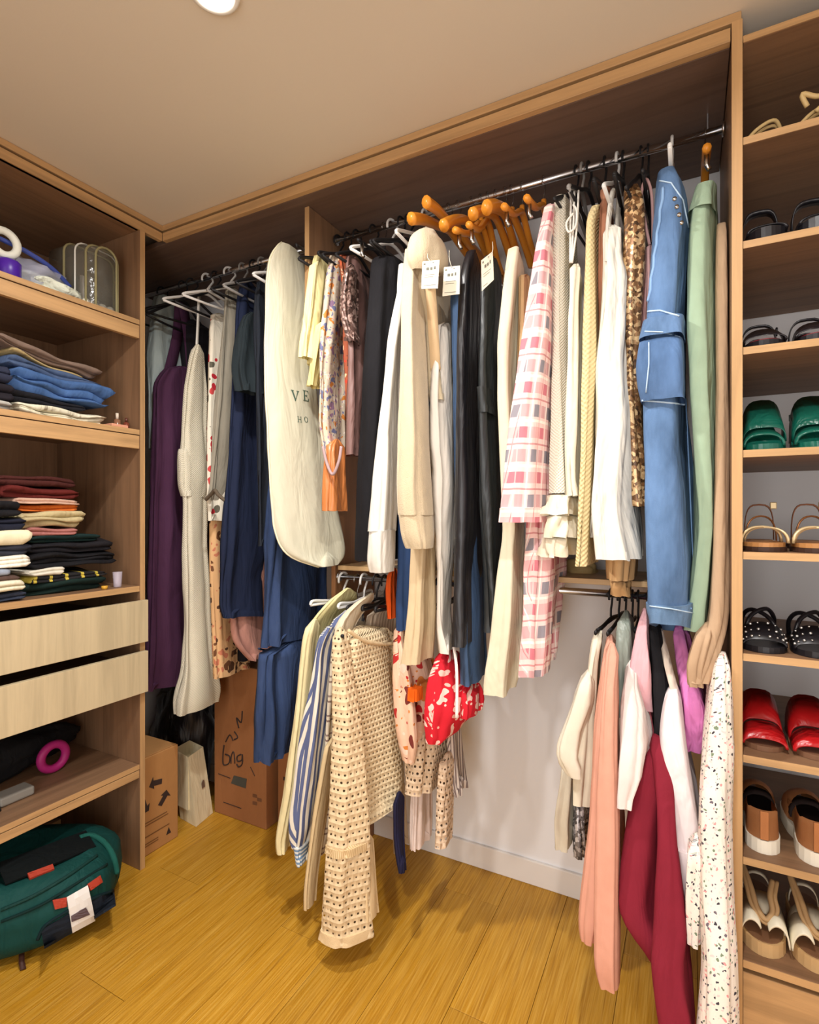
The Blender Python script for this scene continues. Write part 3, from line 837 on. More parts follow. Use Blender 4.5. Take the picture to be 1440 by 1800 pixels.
band('cuff', [(902, 696, 766, 1.305, 1.405), (945, 703, 768, 1.31, 1.40), (964, 712, 764, 1.32, 1.39)], fz, g, T=.065)
loft('hood', [(399, 740, 766, 1.37, 1.44), (412, 718, 784, 1.345, 1.46), (440, 709, 790, 1.335, 1.465), (462, 711, 788, 1.335, 1.46), (476, 722, 772, 1.345, 1.42)], fz, g, T=.09, frac=.9, fold=.006, nf=3, seed=127, exp=2.6, dz=.008, dome=.02)
ribbon('front_edging', smooth_path([at_y(752, 440, 1.375), at_y(758, 520, 1.40), at_y(763, 600, 1.42), at_y(766, 650, 1.428)]), .03, fabric((206, 176, 136)), g, axis=(1, .3, 0))
garment('trousers', 'beige cotton trousers under the fleece coat cuff', [(800, 728, 772, 1.42, 1.52), (965, 720, 768, 1.40, 1.50), (1100, 712, 765, 1.39, 1.50), (1166, 704, 760, 1.38, 1.50)], fabric((208, 186, 150)), 'trousers', T=.06, fold=.005, seed=29)
g = gthing('blouse', 'draped ivory satin blouse with crossed front', [(560, 764, 802, 1.44, 1.56), (690, 757, 803, 1.42, 1.56), (780, 758, 802, 1.42, 1.55), (815, 764, 800, 1.43, 1.54), (900, 764, 798, 1.43, 1.54), (1000, 766, 800, 1.42, 1.54), (1100, 763, 796, 1.42, 1.54), (1146, 772, 800, 1.43, 1.54)], satin((228, 220, 208), .45), 'blouse', T=.045, fold=.009, nf=4, seed=30)
ribbon('tie', smooth_path([at_y(797, 1130, 1.45), at_y(803, 1180, 1.40), at_y(803, 1262, 1.34)]), .008, fabric((232, 216, 206)), g, axis=(1, .4, 0))
garment('jeans', 'mid blue jeans peeking out beside black leather trousers', [(480, 796, None, 1.48, 1.62), (520, 790, None, 1.46, 1.64), (700, 792, None, 1.46, 1.64), (900, 800, None, 1.46, 1.62), (1204, 806, None, 1.44, 1.60)], denim((54, 76, 106), .3), 'jeans', T=.035, seed=31)
lea = satin((30, 29, 33), .38)
lea2 = satin((34, 38, 40), .42)
garment('trousers', 'straight black leather trousers with sharp hem', [(430, 822, 842, 1.46, 1.56), (480, 806, 846, 1.42, 1.58), (600, 800, 848, 1.41, 1.58), (900, 797, 852, 1.41, 1.58), (1136, 790, 848, 1.40, 1.56)], lea, 'trousers', T=.055, fold=.004, nf=3, seed=32)
g = gthing('jacket', 'black leather jacket sleeve with stitched elbow band', [(440, 852, 882, 1.45, 1.58), (480, 842, 888, 1.42, 1.62), (620, 838, 888, 1.41, 1.62), (714, 838, 888, 1.41, 1.60), (900, 842, 890, 1.42, 1.58), (1040, 850, 884, 1.43, 1.55), (1112, 853, 868, 1.44, 1.50)], lea2, 'jacket', T=.05, fold=.006, nf=4, seed=33)
band('elbow_band', [(680, 836, 889, 1.405, 1.61), (725, 840, 889, 1.405, 1.60)], lea2, g, T=.052)
g = gthing('trousers', 'cream corduroy trousers with long flared leg', [(426, 896, 914, 1.46, 1.54), (450, 892, 920, 1.43, 1.58), (600, 873, 922, 1.41, 1.58), (690, 874, 916, 1.41, 1.56), (790, 878, 914, 1.41, 1.54), (930, 884, 920, 1.41, 1.54), (1050, 870, 920, 1.39, 1.52), (1200, 848, 914, 1.37, 1.50), (1222, 850, 908, 1.37, 1.49)], fabric((218, 210, 184), wr=.5), 'trousers', T=.055, fold=.005, nf=4, seed=34)
garment('blouse', 'tan sleeveless top behind cream corduroy trousers', [(470, 912, 934, 1.46, 1.60), (600, 910, 934, 1.45, 1.66), (760, 912, 930, 1.45, 1.64)], fabric((186, 154, 112)), 'top', T=.03, seed=35)
pl = plaid()
g = gthing('shirt', 'pink and grey plaid flannel shirt with long sleeve', [(352, 962, 990, 1.47, 1.60), (380, 955, 992, 1.44, 1.66), (600, 945, 988, 1.43, 1.68), (800, 935, 990, 1.43, 1.68), (940, 920, 992, 1.42, 1.68), (1040, 916, 1000, 1.40, 1.68), (1140, 910, 985, 1.39, 1.62), (1188, 912, 974, 1.39, 1.58)], pl, 'shirt', T=.06, fold=.008, seed=36, tilt=.05)
loft('sleeve', [(352, 958, 974, 1.44, 1.50), (420, 944, 974, 1.39, 1.47), (600, 912, 972, 1.36, 1.46), (750, 890, 970, 1.34, 1.45), (890, 874, 970, 1.33, 1.45), (896, 874, 970, 1.33, 1.45)], pl, g, T=.06, fold=.003, nf=3, seed=37)
band('cuff', [(893, 872, 971, 1.325, 1.452), (918, 872, 970, 1.325, 1.452)], pl, g, T=.062)
g = gthing('blouse', 'white lace blouse with tiered ruffled hem', [(334, 978, 1002, 1.48, 1.58), (350, 974, 1012, 1.45, 1.62), (600, 970, 1018, 1.43, 1.64), (780, 962, 1020, 1.41, 1.62), (868, 960, 1022, 1.40, 1.60)], knit((224, 217, 200), .009), 'blouse', T=.055, fold=.006, nf=4, seed=38)
for k, (a, b, l_, r_) in enumerate(((864, 905, 956, 1026), (900, 945, 950, 1026), (940, 978, 945, 1020))):
    loft('ruffle', [(a, l_ + 6, r_ - 4, 1.40, 1.58), (b, l_, r_, 1.385, 1.60)], fabric((240, 230, 206)), g, T=.06, fold=.011, nf=7, seed=39 + k, dome=.01)
g = gthing('blouse', 'ivory blouse with white knotted tie cord', [(458, 1004, 1020, 1.43, 1.50), (560, 1000, 1024, 1.41, 1.54), (700, 998, 1026, 1.40, 1.54), (850, 996, 1026, 1.40, 1.54), (872, 1000, 1022, 1.40, 1.52)], f_ivory, 'blouse', T=.035, fold=.006, seed=43)
for dx in (-5, 0, 6):
    tube('tie_cord', smooth_path([at_y(1004 + dx * .3, 462, 1.425), at_y(1008 + dx, 400, 1.44), at_y(1010 + dx * 1.2, 335, 1.47)]), .0028, f_white, g, 6)
tube('tie_loop', smooth_path([at_y(1008, 375, 1.42), at_y(996, 392, 1.42), at_y(1000, 408, 1.42), at_y(1012, 398, 1.42), at_y(1014, 372, 1.42), at_y(1008, 360, 1.43)]), .003, f_white, g, 6)
garment('cardigan', 'cream cable knit cardigan falling straight', [(350, 1046, 1058, 1.46, 1.54), (372, 1030, 1062, 1.43, 1.62), (600, 1024, 1066, 1.41, 1.64), (800, 1020, 1060, 1.40, 1.62), (940, 1014, 1054, 1.40, 1.62), (995, 1008, 1052, 1.40, 1.60)], knit((224, 204, 154), .014), 'cardigan', T=.04, fold=.004, seed=44)
garment('camisole', 'terracotta camisole between knit cardigan and white dress', [(318, 1056, 1080, 1.50, 1.60), (400, 1054, 1078, 1.47, 1.62), (700, 1052, 1076, 1.47, 1.62)], fabric((190, 132, 104)), 'top', T=.02, seed=45)
wl = fabric((222, 217, 205), wr=.8)
g = gthing('dress', 'white cotton sundress with gathered waist and wide strap', [(390, 1068, 1078, 1.44, 1.50), (440, 1063, 1090, 1.42, 1.53), (472, 1060, 1108, 1.41, 1.55), (560, 1058, 1108, 1.40, 1.56), (618, 1050, 1102, 1.40, 1.56), (640, 1047, 1102, 1.39, 1.55), (760, 1042, 1110, 1.38, 1.55), (900, 1036, 1124, 1.36, 1.55), (984, 1050, 1130, 1.35, 1.55)], wl, 'dress', T=.07, fold=.007, nf=6, seed=46)
ribbon('strap', smooth_path([at_y(1068, 460, 1.42), at_y(1070, 390, 1.45), at_y(1078, 335, 1.50), at_y(1088, 345, 1.54), at_y(1086, 400, 1.53), at_y(1096, 468, 1.52)]), [.014] * 26, wl, g, axis=(.7, .7, 0))
loft('back_hem', [(900, 1034, 1060, 1.46, 1.60), (944, 1026, 1056, 1.46, 1.60)], wl, g, T=.03, fold=.006, seed=47)
sq = sequin((150, 106, 66), (226, 190, 140))
garment('top', 'bronze gold sequinned top with lace shoulder', [(316, 1094, 1122, 1.48, 1.58), (345, 1094, 1140, 1.45, 1.64), (430, 1098, 1140, 1.44, 1.64), (600, 1103, 1130, 1.44, 1.62), (760, 1106, 1130, 1.44, 1.60), (890, 1114, 1136, 1.44, 1.58)], sq, 'top', T=.05, fold=.006, seed=48)
g = gthing('skirt', 'tan pleated skirt hem below the white sundress', [(850, 1070, 1124, 1.44, 1.62), (985, 1066, 1122, 1.42, 1.62), (1020, 1068, 1118, 1.42, 1.62)], fabric((198, 160, 114)), 'skirt', T=.06, fold=.006, nf=10, seed=49)
loft('pleat_tail', [(1014, 1070, 1116, 1.42, 1.60), (1048, 1082, 1100, 1.43, 1.52)], fabric((186, 146, 100)), g, T=.05, fold=.006, nf=9, seed=50)
g = gthing('top', 'pink strappy top between sequinned top and denim overalls', [(420, 1136, 1150, 1.50, 1.60), (520, 1134, 1152, 1.48, 1.62), (700, 1130, 1150, 1.48, 1.62)], fabric((214, 170, 168)), 'top', T=.02, seed=51)
tube('strap', smooth_path([at_y(1142, 430, 1.52), at_y(1128, 350, 1.52), at_y(1136, 315, 1.53), at_y(1146, 345, 1.54), at_y(1148, 425, 1.55)]), .004, fabric((214, 170, 168)), g, 6)
dn = denim((74, 102, 138), .7)
g = gthing('overalls', 'light blue cargo denim overalls with thigh pocket', [(286, 1160, 1186, 1.44, 1.56), (330, 1152, 1206, 1.40, 1.62), (420, 1146, 1212, 1.39, 1.64), (480, 1141, 1206, 1.385, 1.64), (560, 1134, 1206, 1.38, 1.62), (640, 1128, 1208, 1.375, 1.60), (700, 1130, 1210, 1.37, 1.60), (850, 1131, 1226, 1.36, 1.60), (1000, 1130, 1234, 1.35, 1.58), (1068, 1130, 1232, 1.345, 1.58)], dn, 'overalls', T=.075, fold=.007, nf=2, seed=52, tilt=-.04)
loft('hem_band', [(1062, 1129, 1233, 1.343, 1.575), (1094, 1130, 1230, 1.343, 1.575)], denim((88, 116, 148), .7), g, T=.078, fold=.004, nf=3, seed=52, dz=.01, tilt=-.25, dome=0)
loft('cargo_pocket', [(592, 1122, 1204, 1.350, 1.46), (640, 1115, 1206, 1.330, 1.46), (680, 1120, 1208, 1.335, 1.46), (704, 1128, 1206, 1.345, 1.46)], denim((68, 96, 134), .7), g, T=.085, frac=.9, fold=.003, nf=3, seed=53, dz=.01, dome=.01)
loft('pocket_flap', [(560, 1130, 1204, 1.352, 1.46), (585, 1124, 1208, 1.338, 1.46), (592, 1124, 1208, 1.336, 1.46)], denim((80, 108, 144), .7), g, T=.088, frac=.9, fold=.002, nf=3, seed=54, dz=.008, dome=0)
bv = bvh_of([c for c in g.children])
stitch = denim((176, 200, 224), .2)
surf_line('seam', bv, [(1130, 704), (1165, 707), (1204, 711)], .0022, stitch, g)
surf_line('seam', bv, [(1134, 548), (1160, 546), (1194, 556)], .0022, stitch, g)
surf_line('seam', bv, [(1134, 583), (1165, 584), (1200, 594)], .0016, stitch, g)
surf_line('pocket_seam', bv, [(1141, 594), (1141, 640), (1136, 690)], .0016, stitch, g)
surf_line('hem_stitch', bv, [(1133, 1064), (1180, 1070), (1222, 1078)], .0016, stitch, g)
surf_line('side_seam', bv, [(1205, 700), (1212, 850), (1218, 1000), (1214, 1070)], .0018, denim((110, 142, 180), .3), g)
surf_line('front_seam', bv, [(1166 - k * 2.6 + (k % 2) * 2, 330 + 20 * k) for k in range(11)], .0035, denim((120, 152, 190), .4), g)
surf_line('waistband_seam', bv, [(1160, 318), (1180, 322), (1200, 352), (1210, 400)], .0018, stitch, g)
for k in range(4):
    q = surf(bv, 1186 + k * 4, 350 + k * 14, 0)
    if q: tube('button', [q, q + Vector((0, -.003, 0))], .005, STEEL, g, 10)
sg = fabric((156, 178, 152), wr=.6)
g = gthing('trousers', 'sage green cotton trousers beside the denim overalls', [(326, 1222, 1258, 1.46, 1.60), (345, 1214, 1262, 1.43, 1.66), (420, 1206, 1262, 1.41, 1.68), (560, 1206, 1258, 1.40, 1.66), (760, 1218, 1256, 1.40, 1.62), (920, 1224, 1254, 1.41, 1.60), (1060, 1210, 1252, 1.42, 1.60), (1108, 1200, 1250, 1.42, 1.60)], sg, 'trousers', T=.04, fold=.005, nf=3, seed=55)
band('waistband', [(324, 1222, 1259, 1.456, 1.60), (366, 1211, 1263, 1.42, 1.67)], sg, g, T=.042)
tn = fabric((186, 156, 126))
g = gthing('trousers', 'long tan trousers against the shoe rack panel', [(380, 1260, 1270, 1.48, 1.64), (420, 1259, 1272, 1.44, 1.70), (700, 1260, 1272, 1.42, 1.70), (960, 1258, 1274, 1.41, 1.68), (1090, 1250, 1276, 1.40, 1.62), (1140, 1232, 1268, 1.38, 1.52), (1200, 1212, 1248, 1.36, 1.46)], tn, 'trousers', T=.022, fold=.003, seed=56)
loft('folded_cuff', [(1100, 1228, 1262, 1.37, 1.46), (1170, 1204, 1246, 1.35, 1.44), (1208, 1212, 1240, 1.36, 1.42)], tn, g, T=.03, fold=.004, seed=57)

# ================================================================== GARMENTS ON THE LOW RAIL
YADD = .10
g = gthing('shirt', 'pale yellow linen shirt with long hanging sleeve', [(1038, 594, 624, 1.36, 1.46), (1062, 572, 620, 1.31, 1.50), (1090, 545, 610, 1.28, 1.54), (1110, 538, 604, 1.28, 1.54), (1250, 540, 596, 1.27, 1.54), (1420, 530, 585, 1.28, 1.52)], fabric((226, 216, 160)), 'shirt', T=.035, fold=.006, seed=60)
loft('sleeve', [(1092, 540, 566, 1.25, 1.31), (1120, 530, 560, 1.235, 1.30), (1250, 516, 552, 1.22, 1.29), (1400, 496, 534, 1.21, 1.28), (1485, 482, 516, 1.205, 1.27), (1500, 486, 508, 1.21, 1.26)], fabric((228, 216, 170)), g, T=.045, fold=.003, seed=61)
bst = stripes((226, 220, 206), (92, 102, 140), .026, .5)
g = gthing('shirt', 'blue and white striped shirt with buttoned cuff', [(1075, 594, 622, 1.34, 1.46), (1110, 572, 612, 1.29, 1.52), (1250, 562, 604, 1.27, 1.54), (1420, 552, 596, 1.27, 1.54)], bst, 'shirt', T=.03, fold=.006, seed=62)
loft('sleeve', [(1105, 566, 592, 1.25, 1.32), (1135, 552, 588, 1.235, 1.31), (1200, 545, 584, 1.225, 1.30), (1320, 524, 576, 1.21, 1.29), (1430, 508, 562, 1.20, 1.28), (1475, 508, 552, 1.20, 1.27), (1492, 514, 546, 1.205, 1.265)], bst, g, T=.05, fold=.006, nf=4, seed=63)
band('cuff', [(1489, 513, 547, 1.205, 1.265), (1522, 520, 540, 1.205, 1.255)], stripes((216, 218, 214), (110, 140, 172), .012, .5, 'V'), g, T=.03)
g = gthing('shirt', 'white shirt with thin brown check lines', [(1095, 598, 622, 1.33, 1.44), (1130, 582, 616, 1.28, 1.54), (1300, 572, 612, 1.26, 1.56), (1440, 566, 606, 1.26, 1.56), (1505, 556, 590, 1.25, 1.40)], stripes((220, 208, 186), (140, 116, 104), .06, .1, 'V', (150, 130, 120)), 'shirt', T=.025, fold=.005, seed=64)
tube('cuff_loop', smooth_path([at_y(548, 1488, 1.24), at_y(540, 1508, 1.235), at_y(552, 1518, 1.235), at_y(562, 1494, 1.24)]), .004, f_ivory, g, 6)
garment('knit_sweater', 'beige knit sleeve tip hanging lowest beside crochet jumper', [(1300, 572, 598, 1.24, 1.34), (1440, 548, 574, 1.20, 1.27), (1560, 533, 556, 1.17, 1.23), (1598, 533, 550, 1.17, 1.22)], fabric((206, 182, 140)), 'knitwear', T=.028, fold=.002, seed=65)
ch = crochet((236, 214, 174), .015, .017, .30)
ch2 = crochet((232, 208, 168), .019, .021, .30)
g = gthing('jumper', 'beige openwork crochet jumper with long sleeves', [(1112, 588, 668, 1.25, 1.46), (1130, 584, 700, 1.24, 1.50), (1250, 585, 704, 1.23, 1.50), (1380, 588, 712, 1.22, 1.50), (1430, 596, 716, 1.22, 1.50), (1468, 612, 706, 1.22, 1.46)], ch, 'jumper', T=.05, frac=.35, fold=.010, nf=4, seed=66, tilt=.10)
loft('sleeve', [(1106, 584, 612, 1.225, 1.27), (1180, 582, 622, 1.21, 1.27), (1280, 580, 640, 1.19, 1.26), (1400, 572, 652, 1.17, 1.25), (1478, 567, 657, 1.16, 1.245), (1500, 566, 655, 1.155, 1.24), (1600, 558, 656, 1.15, 1.235), (1648, 555, 662, 1.15, 1.235)], ch2, g, T=.07, frac=.55, fold=.004, nf=3, seed=67)
loft('sleeve', [(1470, 630, 656, 1.25, 1.30), (1560, 640, 658, 1.22, 1.27), (1618, 640, 664, 1.22, 1.27)], fabric((214, 188, 146)), g, T=.02, fold=.003, seed=68)
band('cuff_band', [(1634, 556, 661, 1.148, 1.237), (1650, 553, 663, 1.146, 1.238)], fabric((222, 196, 154), fine=.6), g, T=.072, frac=.55)
band('knit_band', [(1486, 566, 656, 1.153, 1.243), (1500, 565, 656, 1.150, 1.242)], stripes((222, 198, 156), (196, 166, 120), .006, .5), g, T=.073, frac=.55)
tube('neck_band', smooth_path([at_y(612, 1108, 1.262), at_y(640, 1126, 1.32), at_y(672, 1132, 1.40), at_y(698, 1130, 1.47)]), .006, fabric((216, 190, 150)), g, 8)
g = gthing('shirt', 'oatmeal shirt collar folded over a black hanger', [(1046, 640, 664, 1.36, 1.44), (1076, 602, 650, 1.29, 1.42), (1106, 586, 622, 1.25, 1.36), (1130, 588, 612, 1.25, 1.34)], fabric((214, 200, 174)), 'shirt', T=.035, fold=.003, seed=69)
tube('button', [at_y(602, 1118, 1.232), at_y(602, 1118, 1.226)], .006, BLK, g, 10)
tube('button', [at_y(597, 1131, 1.228), at_y(597, 1131, 1.222)], .0045, BLK, g, 10)
garment('blouse', 'striped cream blouse panel behind the crochet neckline', [(1070, 646, None, 1.44, 1.60), (1110, 640, None, 1.42, 1.62), (1300, 640, None, 1.42, 1.62)], stripes((222, 206, 182), (188, 168, 146), .022, .5), 'blouse', T=.02, seed=70)
garment('scarf', 'bright orange scarf strip beside blue jeans', [(1000, 684, 696, 1.42, 1.47), (1040, 680, 696, 1.41, 1.47), (1088, 682, 694, 1.41, 1.46)], fabric((232, 92, 32), wr=.9), 'scarf', T=.02, seed=71)
pch = floral((236, 196, 168), [(190, 44, 44), (236, 196, 168), (214, 130, 60), (120, 50, 44), (240, 210, 190)], 17, .42, 1.3, size2=.22)
g = gthing('dress', 'peach dress with dark red blossoms on low rail', [(1096, 694, 720, 1.36, 1.46), (1130, 690, 750, 1.34, 1.52), (1220, 694, 770, 1.33, 1.54), (1300, 700, 776, 1.33, 1.54), (1340, 706, 764, 1.34, 1.50)], pch, 'dress', T=.05, fold=.010, nf=5, seed=72)
loft('orange_panel', [(1210, 716, 744, 1.322, 1.36), (1232, 716, 744, 1.322, 1.36)], fabric((240, 104, 24)), g, T=.02, fold=.002, dz=.008, dome=0)
rdl = floral((206, 30, 46), [(240, 200, 188), (206, 30, 46), (236, 186, 172), (240, 200, 188)], 24, .36, 2.4)
g = gthing('dress', 'red dress with large pale leaf print', [(1145, 768, 800, 1.36, 1.46), (1180, 750, 834, 1.33, 1.48), (1240, 743, 852, 1.31, 1.46), (1275, 743, 836, 1.31, 1.45), (1306, 748, 800, 1.31, 1.44)], rdl, 'dress', T=.06, frac=.6, fold=.006, nf=4, seed=73)
loft('frill', [(1205, 808, 840, 1.36, 1.46), (1240, 806, 850, 1.35, 1.46), (1262, 806, 842, 1.35, 1.44)], rdl, g, T=.05, fold=.005, seed=74)
g = gthing('blouse', 'cream eyelet lace blouse below the red dress', [(1270, 712, 800, 1.40, 1.56), (1340, 708, 806, 1.38, 1.56), (1392, 710, 800, 1.37, 1.55)], crochet((222, 196, 164), .016, .02, .34), 'blouse', T=.06, fold=.008, nf=5, seed=75)
loft('sleeve', [(1330, 772, 804, 1.40, 1.48), (1420, 764, 800, 1.38, 1.46), (1490, 760, 797, 1.36, 1.44)], crochet((226, 198, 168), .018, .02, .34), g, T=.04, fold=.003, seed=76)
garment('skirt', 'pinkish white pleated skirt below lace blouse', [(1360, 722, 764, 1.42, 1.54), (1494, 716, 756, 1.40, 1.50)], fabric((226, 206, 196)), 'skirt', T=.04, fold=.006, nf=9, seed=77)
garment('blouse', 'grey striped blouse cuff beside lace blouse', [(1240, 786, 808, 1.46, 1.54), (1330, 790, 812, 1.45, 1.54), (1384, 796, 817, 1.45, 1.54), (1398, 800, 812, 1.45, 1.52)], stripes((206, 192, 180), (120, 104, 100), .012, .4), 'blouse', T=.025, seed=78)
garment('ribbon_belt', 'navy pointed fabric belt dangling behind crochet jumper', [(1400, 690, 712, 1.34, 1.40), (1480, 692, 710, 1.32, 1.37), (1534, 703, 708, 1.31, 1.33)], fabric((32, 30, 54)), 'belt', T=.014, fold=.002, seed=79)
garment('trousers', 'beige trouser legs standing far back behind belt', [(1380, 690, 708, 1.56, 1.64), (1500, 694, 712, 1.56, 1.64)], fabric((186, 166, 140)), 'trousers', T=.03, seed=80)

# right group of the low rail
g = gthing('t_shirt', 'cream short sleeved tee with wide boxy sleeve', [(1112, 1046, 1058, 1.36, 1.44), (1160, 1036, 1058, 1.33, 1.48), (1260, 1024, 1056, 1.31, 1.50), (1340, 1012, 1052, 1.30, 1.50), (1416, 1012, 1046, 1.30, 1.48)], fabric((224, 216, 194)), 't-shirt', T=.035, fold=.006, seed=81)
loft('sleeve', [(1185, 1022, 1050, 1.30, 1.38), (1250, 998, 1048, 1.28, 1.37), (1318, 970, 1042, 1.27, 1.36), (1342, 976, 1030, 1.27, 1.36), (1366, 1000, 1024, 1.275, 1.34)], fabric((226, 219, 200)), g, T=.05, fold=.004, nf=3, seed=82)
garment('blouse', 'sheer ivory chiffon sleeve hanging behind the cream tee', [(1330, 990, 1014, 1.42, 1.50), (1400, 980, 1012, 1.41, 1.50), (1450, 974, 1010, 1.41, 1.50), (1494, 980, 1000, 1.42, 1.48)], fabric((216, 208, 188)), 'blouse', T=.03, seed=83)
garment('top', 'small grey sequinned top below the cream tee', [(1380, 1014, 1034, 1.44, 1.52), (1440, 1010, 1034, 1.43, 1.52), (1506, 1012, 1030, 1.43, 1.50)], sequin((128, 126, 128), (210, 210, 214)), 'top', T=.025, seed=84)
sal = fabric((214, 156, 134), wr=.3)
g = gthing('cardigan', 'salmon pink long sleeved cardigan', [(1122, 1066, 1080, 1.34, 1.42), (1180, 1056, 1086, 1.29, 1.44), (1260, 1048, 1088, 1.25, 1.45), (1400, 1042, 1092, 1.22, 1.45), (1540, 1034, 1096, 1.20, 1.43), (1600, 1032, 1096, 1.19, 1.42)], sal, 'cardigan', T=.04, fold=.005, nf=4, seed=85)
loft('sleeve', [(1150, 1062, 1078, 1.28, 1.34), (1300, 1046, 1078, 1.22, 1.30), (1460, 1034, 1074, 1.20, 1.28), (1590, 1018, 1064, 1.18, 1.26), (1640, 1014, 1056, 1.175, 1.25), (1656, 1020, 1050, 1.18, 1.24)], sal, g, T=.045, fold=.003, seed=86)
loft('sleeve', [(1135, 1070, 1082, 1.27, 1.33), (1220, 1060, 1088, 1.22, 1.29), (1320, 1053, 1090, 1.19, 1.27), (1450, 1048, 1092, 1.17, 1.25), (1640, 1043, 1090, 1.145, 1.22), (1710, 1043, 1088, 1.14, 1.21), (1738, 1056, 1086, 1.15, 1.20)], sal, g, T=.05, fold=.003, seed=87)
garment('blouse', 'grey green satin blouse between salmon and white tops', [(1078, 1090, 1112, 1.38, 1.46), (1130, 1084, 1114, 1.34, 1.50), (1260, 1086, 1112, 1.32, 1.50)], satin((134, 142, 132), .4), 'blouse', T=.03, seed=88)
mar = fabric((128, 32, 48), wr=.4)
mw = fabric((226, 212, 206), wr=.3)
g = gthing('jumper', 'maroon raglan jumper with white shoulder panel', [(1312, 1142, 1162, 1.27, 1.38), (1360, 1118, 1168, 1.245, 1.40), (1410, 1102, 1174, 1.23, 1.41), (1500, 1088, 1184, 1.20, 1.42), (1600, 1073, 1194, 1.17, 1.40), (1618, 1076, 1196, 1.165, 1.40), (1660, 1116, 1200, 1.17, 1.40), (1690, 1138, 1204, 1.18, 1.38)], mar, 'jumper', T=.07, frac=.5, fold=.004, nf=3, seed=89)
loft('sleeve', [(1300, 1146, 1160, 1.27, 1.33), (1400, 1158, 1176, 1.22, 1.30), (1500, 1160, 1190, 1.18, 1.28), (1600, 1152, 1200, 1.15, 1.26), (1700, 1140, 1212, 1.12, 1.23), (1840, 1164, 1226, 1.10, 1.20)], mar, g, T=.06, frac=.7, fold=.004, nf=3, seed=90)
loft('shoulder_panel', [(1165, 1104, 1116, 1.32, 1.40), (1230, 1094, 1130, 1.26, 1.38), (1310, 1088, 1154, 1.215, 1.33), (1325, 1087, 1152, 1.205, 1.32), (1370, 1086, 1128, 1.195, 1.28), (1420, 1088, 1106, 1.19, 1.24)], mw, g, T=.045, fold=.003, seed=91)
loft('back_shoulder', [(1200, 1124, 1142, 1.36, 1.44), (1280, 1134, 1152, 1.33, 1.44), (1420, 1150, 1168, 1.31, 1.43)], fabric((198, 98, 108)), g, T=.02, fold=.003, seed=92)
garment('blouse', 'baby pink puff sleeve blouse next to maroon jumper', [(1075, 1126, 1140, 1.38, 1.46), (1130, 1118, 1144, 1.34, 1.48), (1180, 1114, 1146, 1.31, 1.48), (1210, 1112, 1144, 1.31, 1.46), (1250, 1124, 1144, 1.33, 1.44)], fabric((222, 172, 178), wr=.7), 'blouse', T=.04, seed=93)
garment('top', 'plain black top between pink blouse and white blouse', [(1090, 1140, 1160, 1.38, 1.48), (1180, 1144, 1178, 1.33, 1.50), (1300, 1150, 1184, 1.31, 1.50), (1440, 1160, 1190, 1.31, 1.48)], f_black, 'top', T=.04, seed=94)
wh2 = fabric((230, 218, 218), wr=.6)
g = gthing('blouse', 'white cotton blouse with deep turned cuff', [(1210, 1176, 1192, 1.30, 1.40), (1260, 1164, 1200, 1.27, 1.42), (1320, 1162, 1206, 1.25, 1.42), (1420, 1176, 1226, 1.23, 1.40), (1498, 1184, 1238, 1.22, 1.38)], wh2, 'blouse', T=.05, frac=.6, fold=.004, nf=3, seed=95)
band('cuff', [(1494, 1183, 1240, 1.215, 1.38), (1560, 1194, 1250, 1.21, 1.36), (1588, 1204, 1252, 1.21, 1.34)], wh2, g, T=.052, frac=.6)
ribbon('strap', smooth_path([at_y(1188, 1222, 1.32), at_y(1172, 1160, 1.35), at_y(1158, 1105, 1.40)]), .018, fabric((222, 206, 190)), g, axis=(1, .3, 0))
garment('blouse', 'bright orchid pink ruffled blouse behind white blouse', [(1100, 1182, 1206, 1.40, 1.50), (1180, 1194, 1222, 1.36, 1.52), (1230, 1204, 1240, 1.32, 1.52), (1262, 1208, 1240, 1.32, 1.50), (1320, 1206, 1224, 1.34, 1.46)], fabric((220, 130, 190), wr=1.0), 'blouse', T=.035, fold=.006, seed=96)
tinyf = floral((236, 226, 214), [(226, 150, 150), (60, 56, 66), (236, 226, 214), (120, 136, 110), (236, 200, 196), (110, 100, 110), (240, 214, 206), (236, 226, 214)], 135, .38, .9)
YADD = 0.0
g = gthing('dress', 'long white dress with tiny scattered flowers beside shoe rack', [(1154, 1262, 1276, 1.36, 1.44), (1220, 1252, 1280, 1.31, 1.44), (1400, 1232, 1284, 1.27, 1.42), (1560, 1222, 1290, 1.24, 1.40), (1700, 1232, 1294, 1.20, 1.36), (1860, 1226, 1296, 1.18, 1.34)], tinyf, 'dress', T=.05, frac=.75, fold=.005, nf=4, seed=97)
loft('sleeve', [(1480, 1212, 1240, 1.27, 1.34), (1580, 1206, 1234, 1.26, 1.33), (1662, 1212, 1226, 1.26, 1.31)], tinyf, g, T=.03, fold=.004, seed=98)

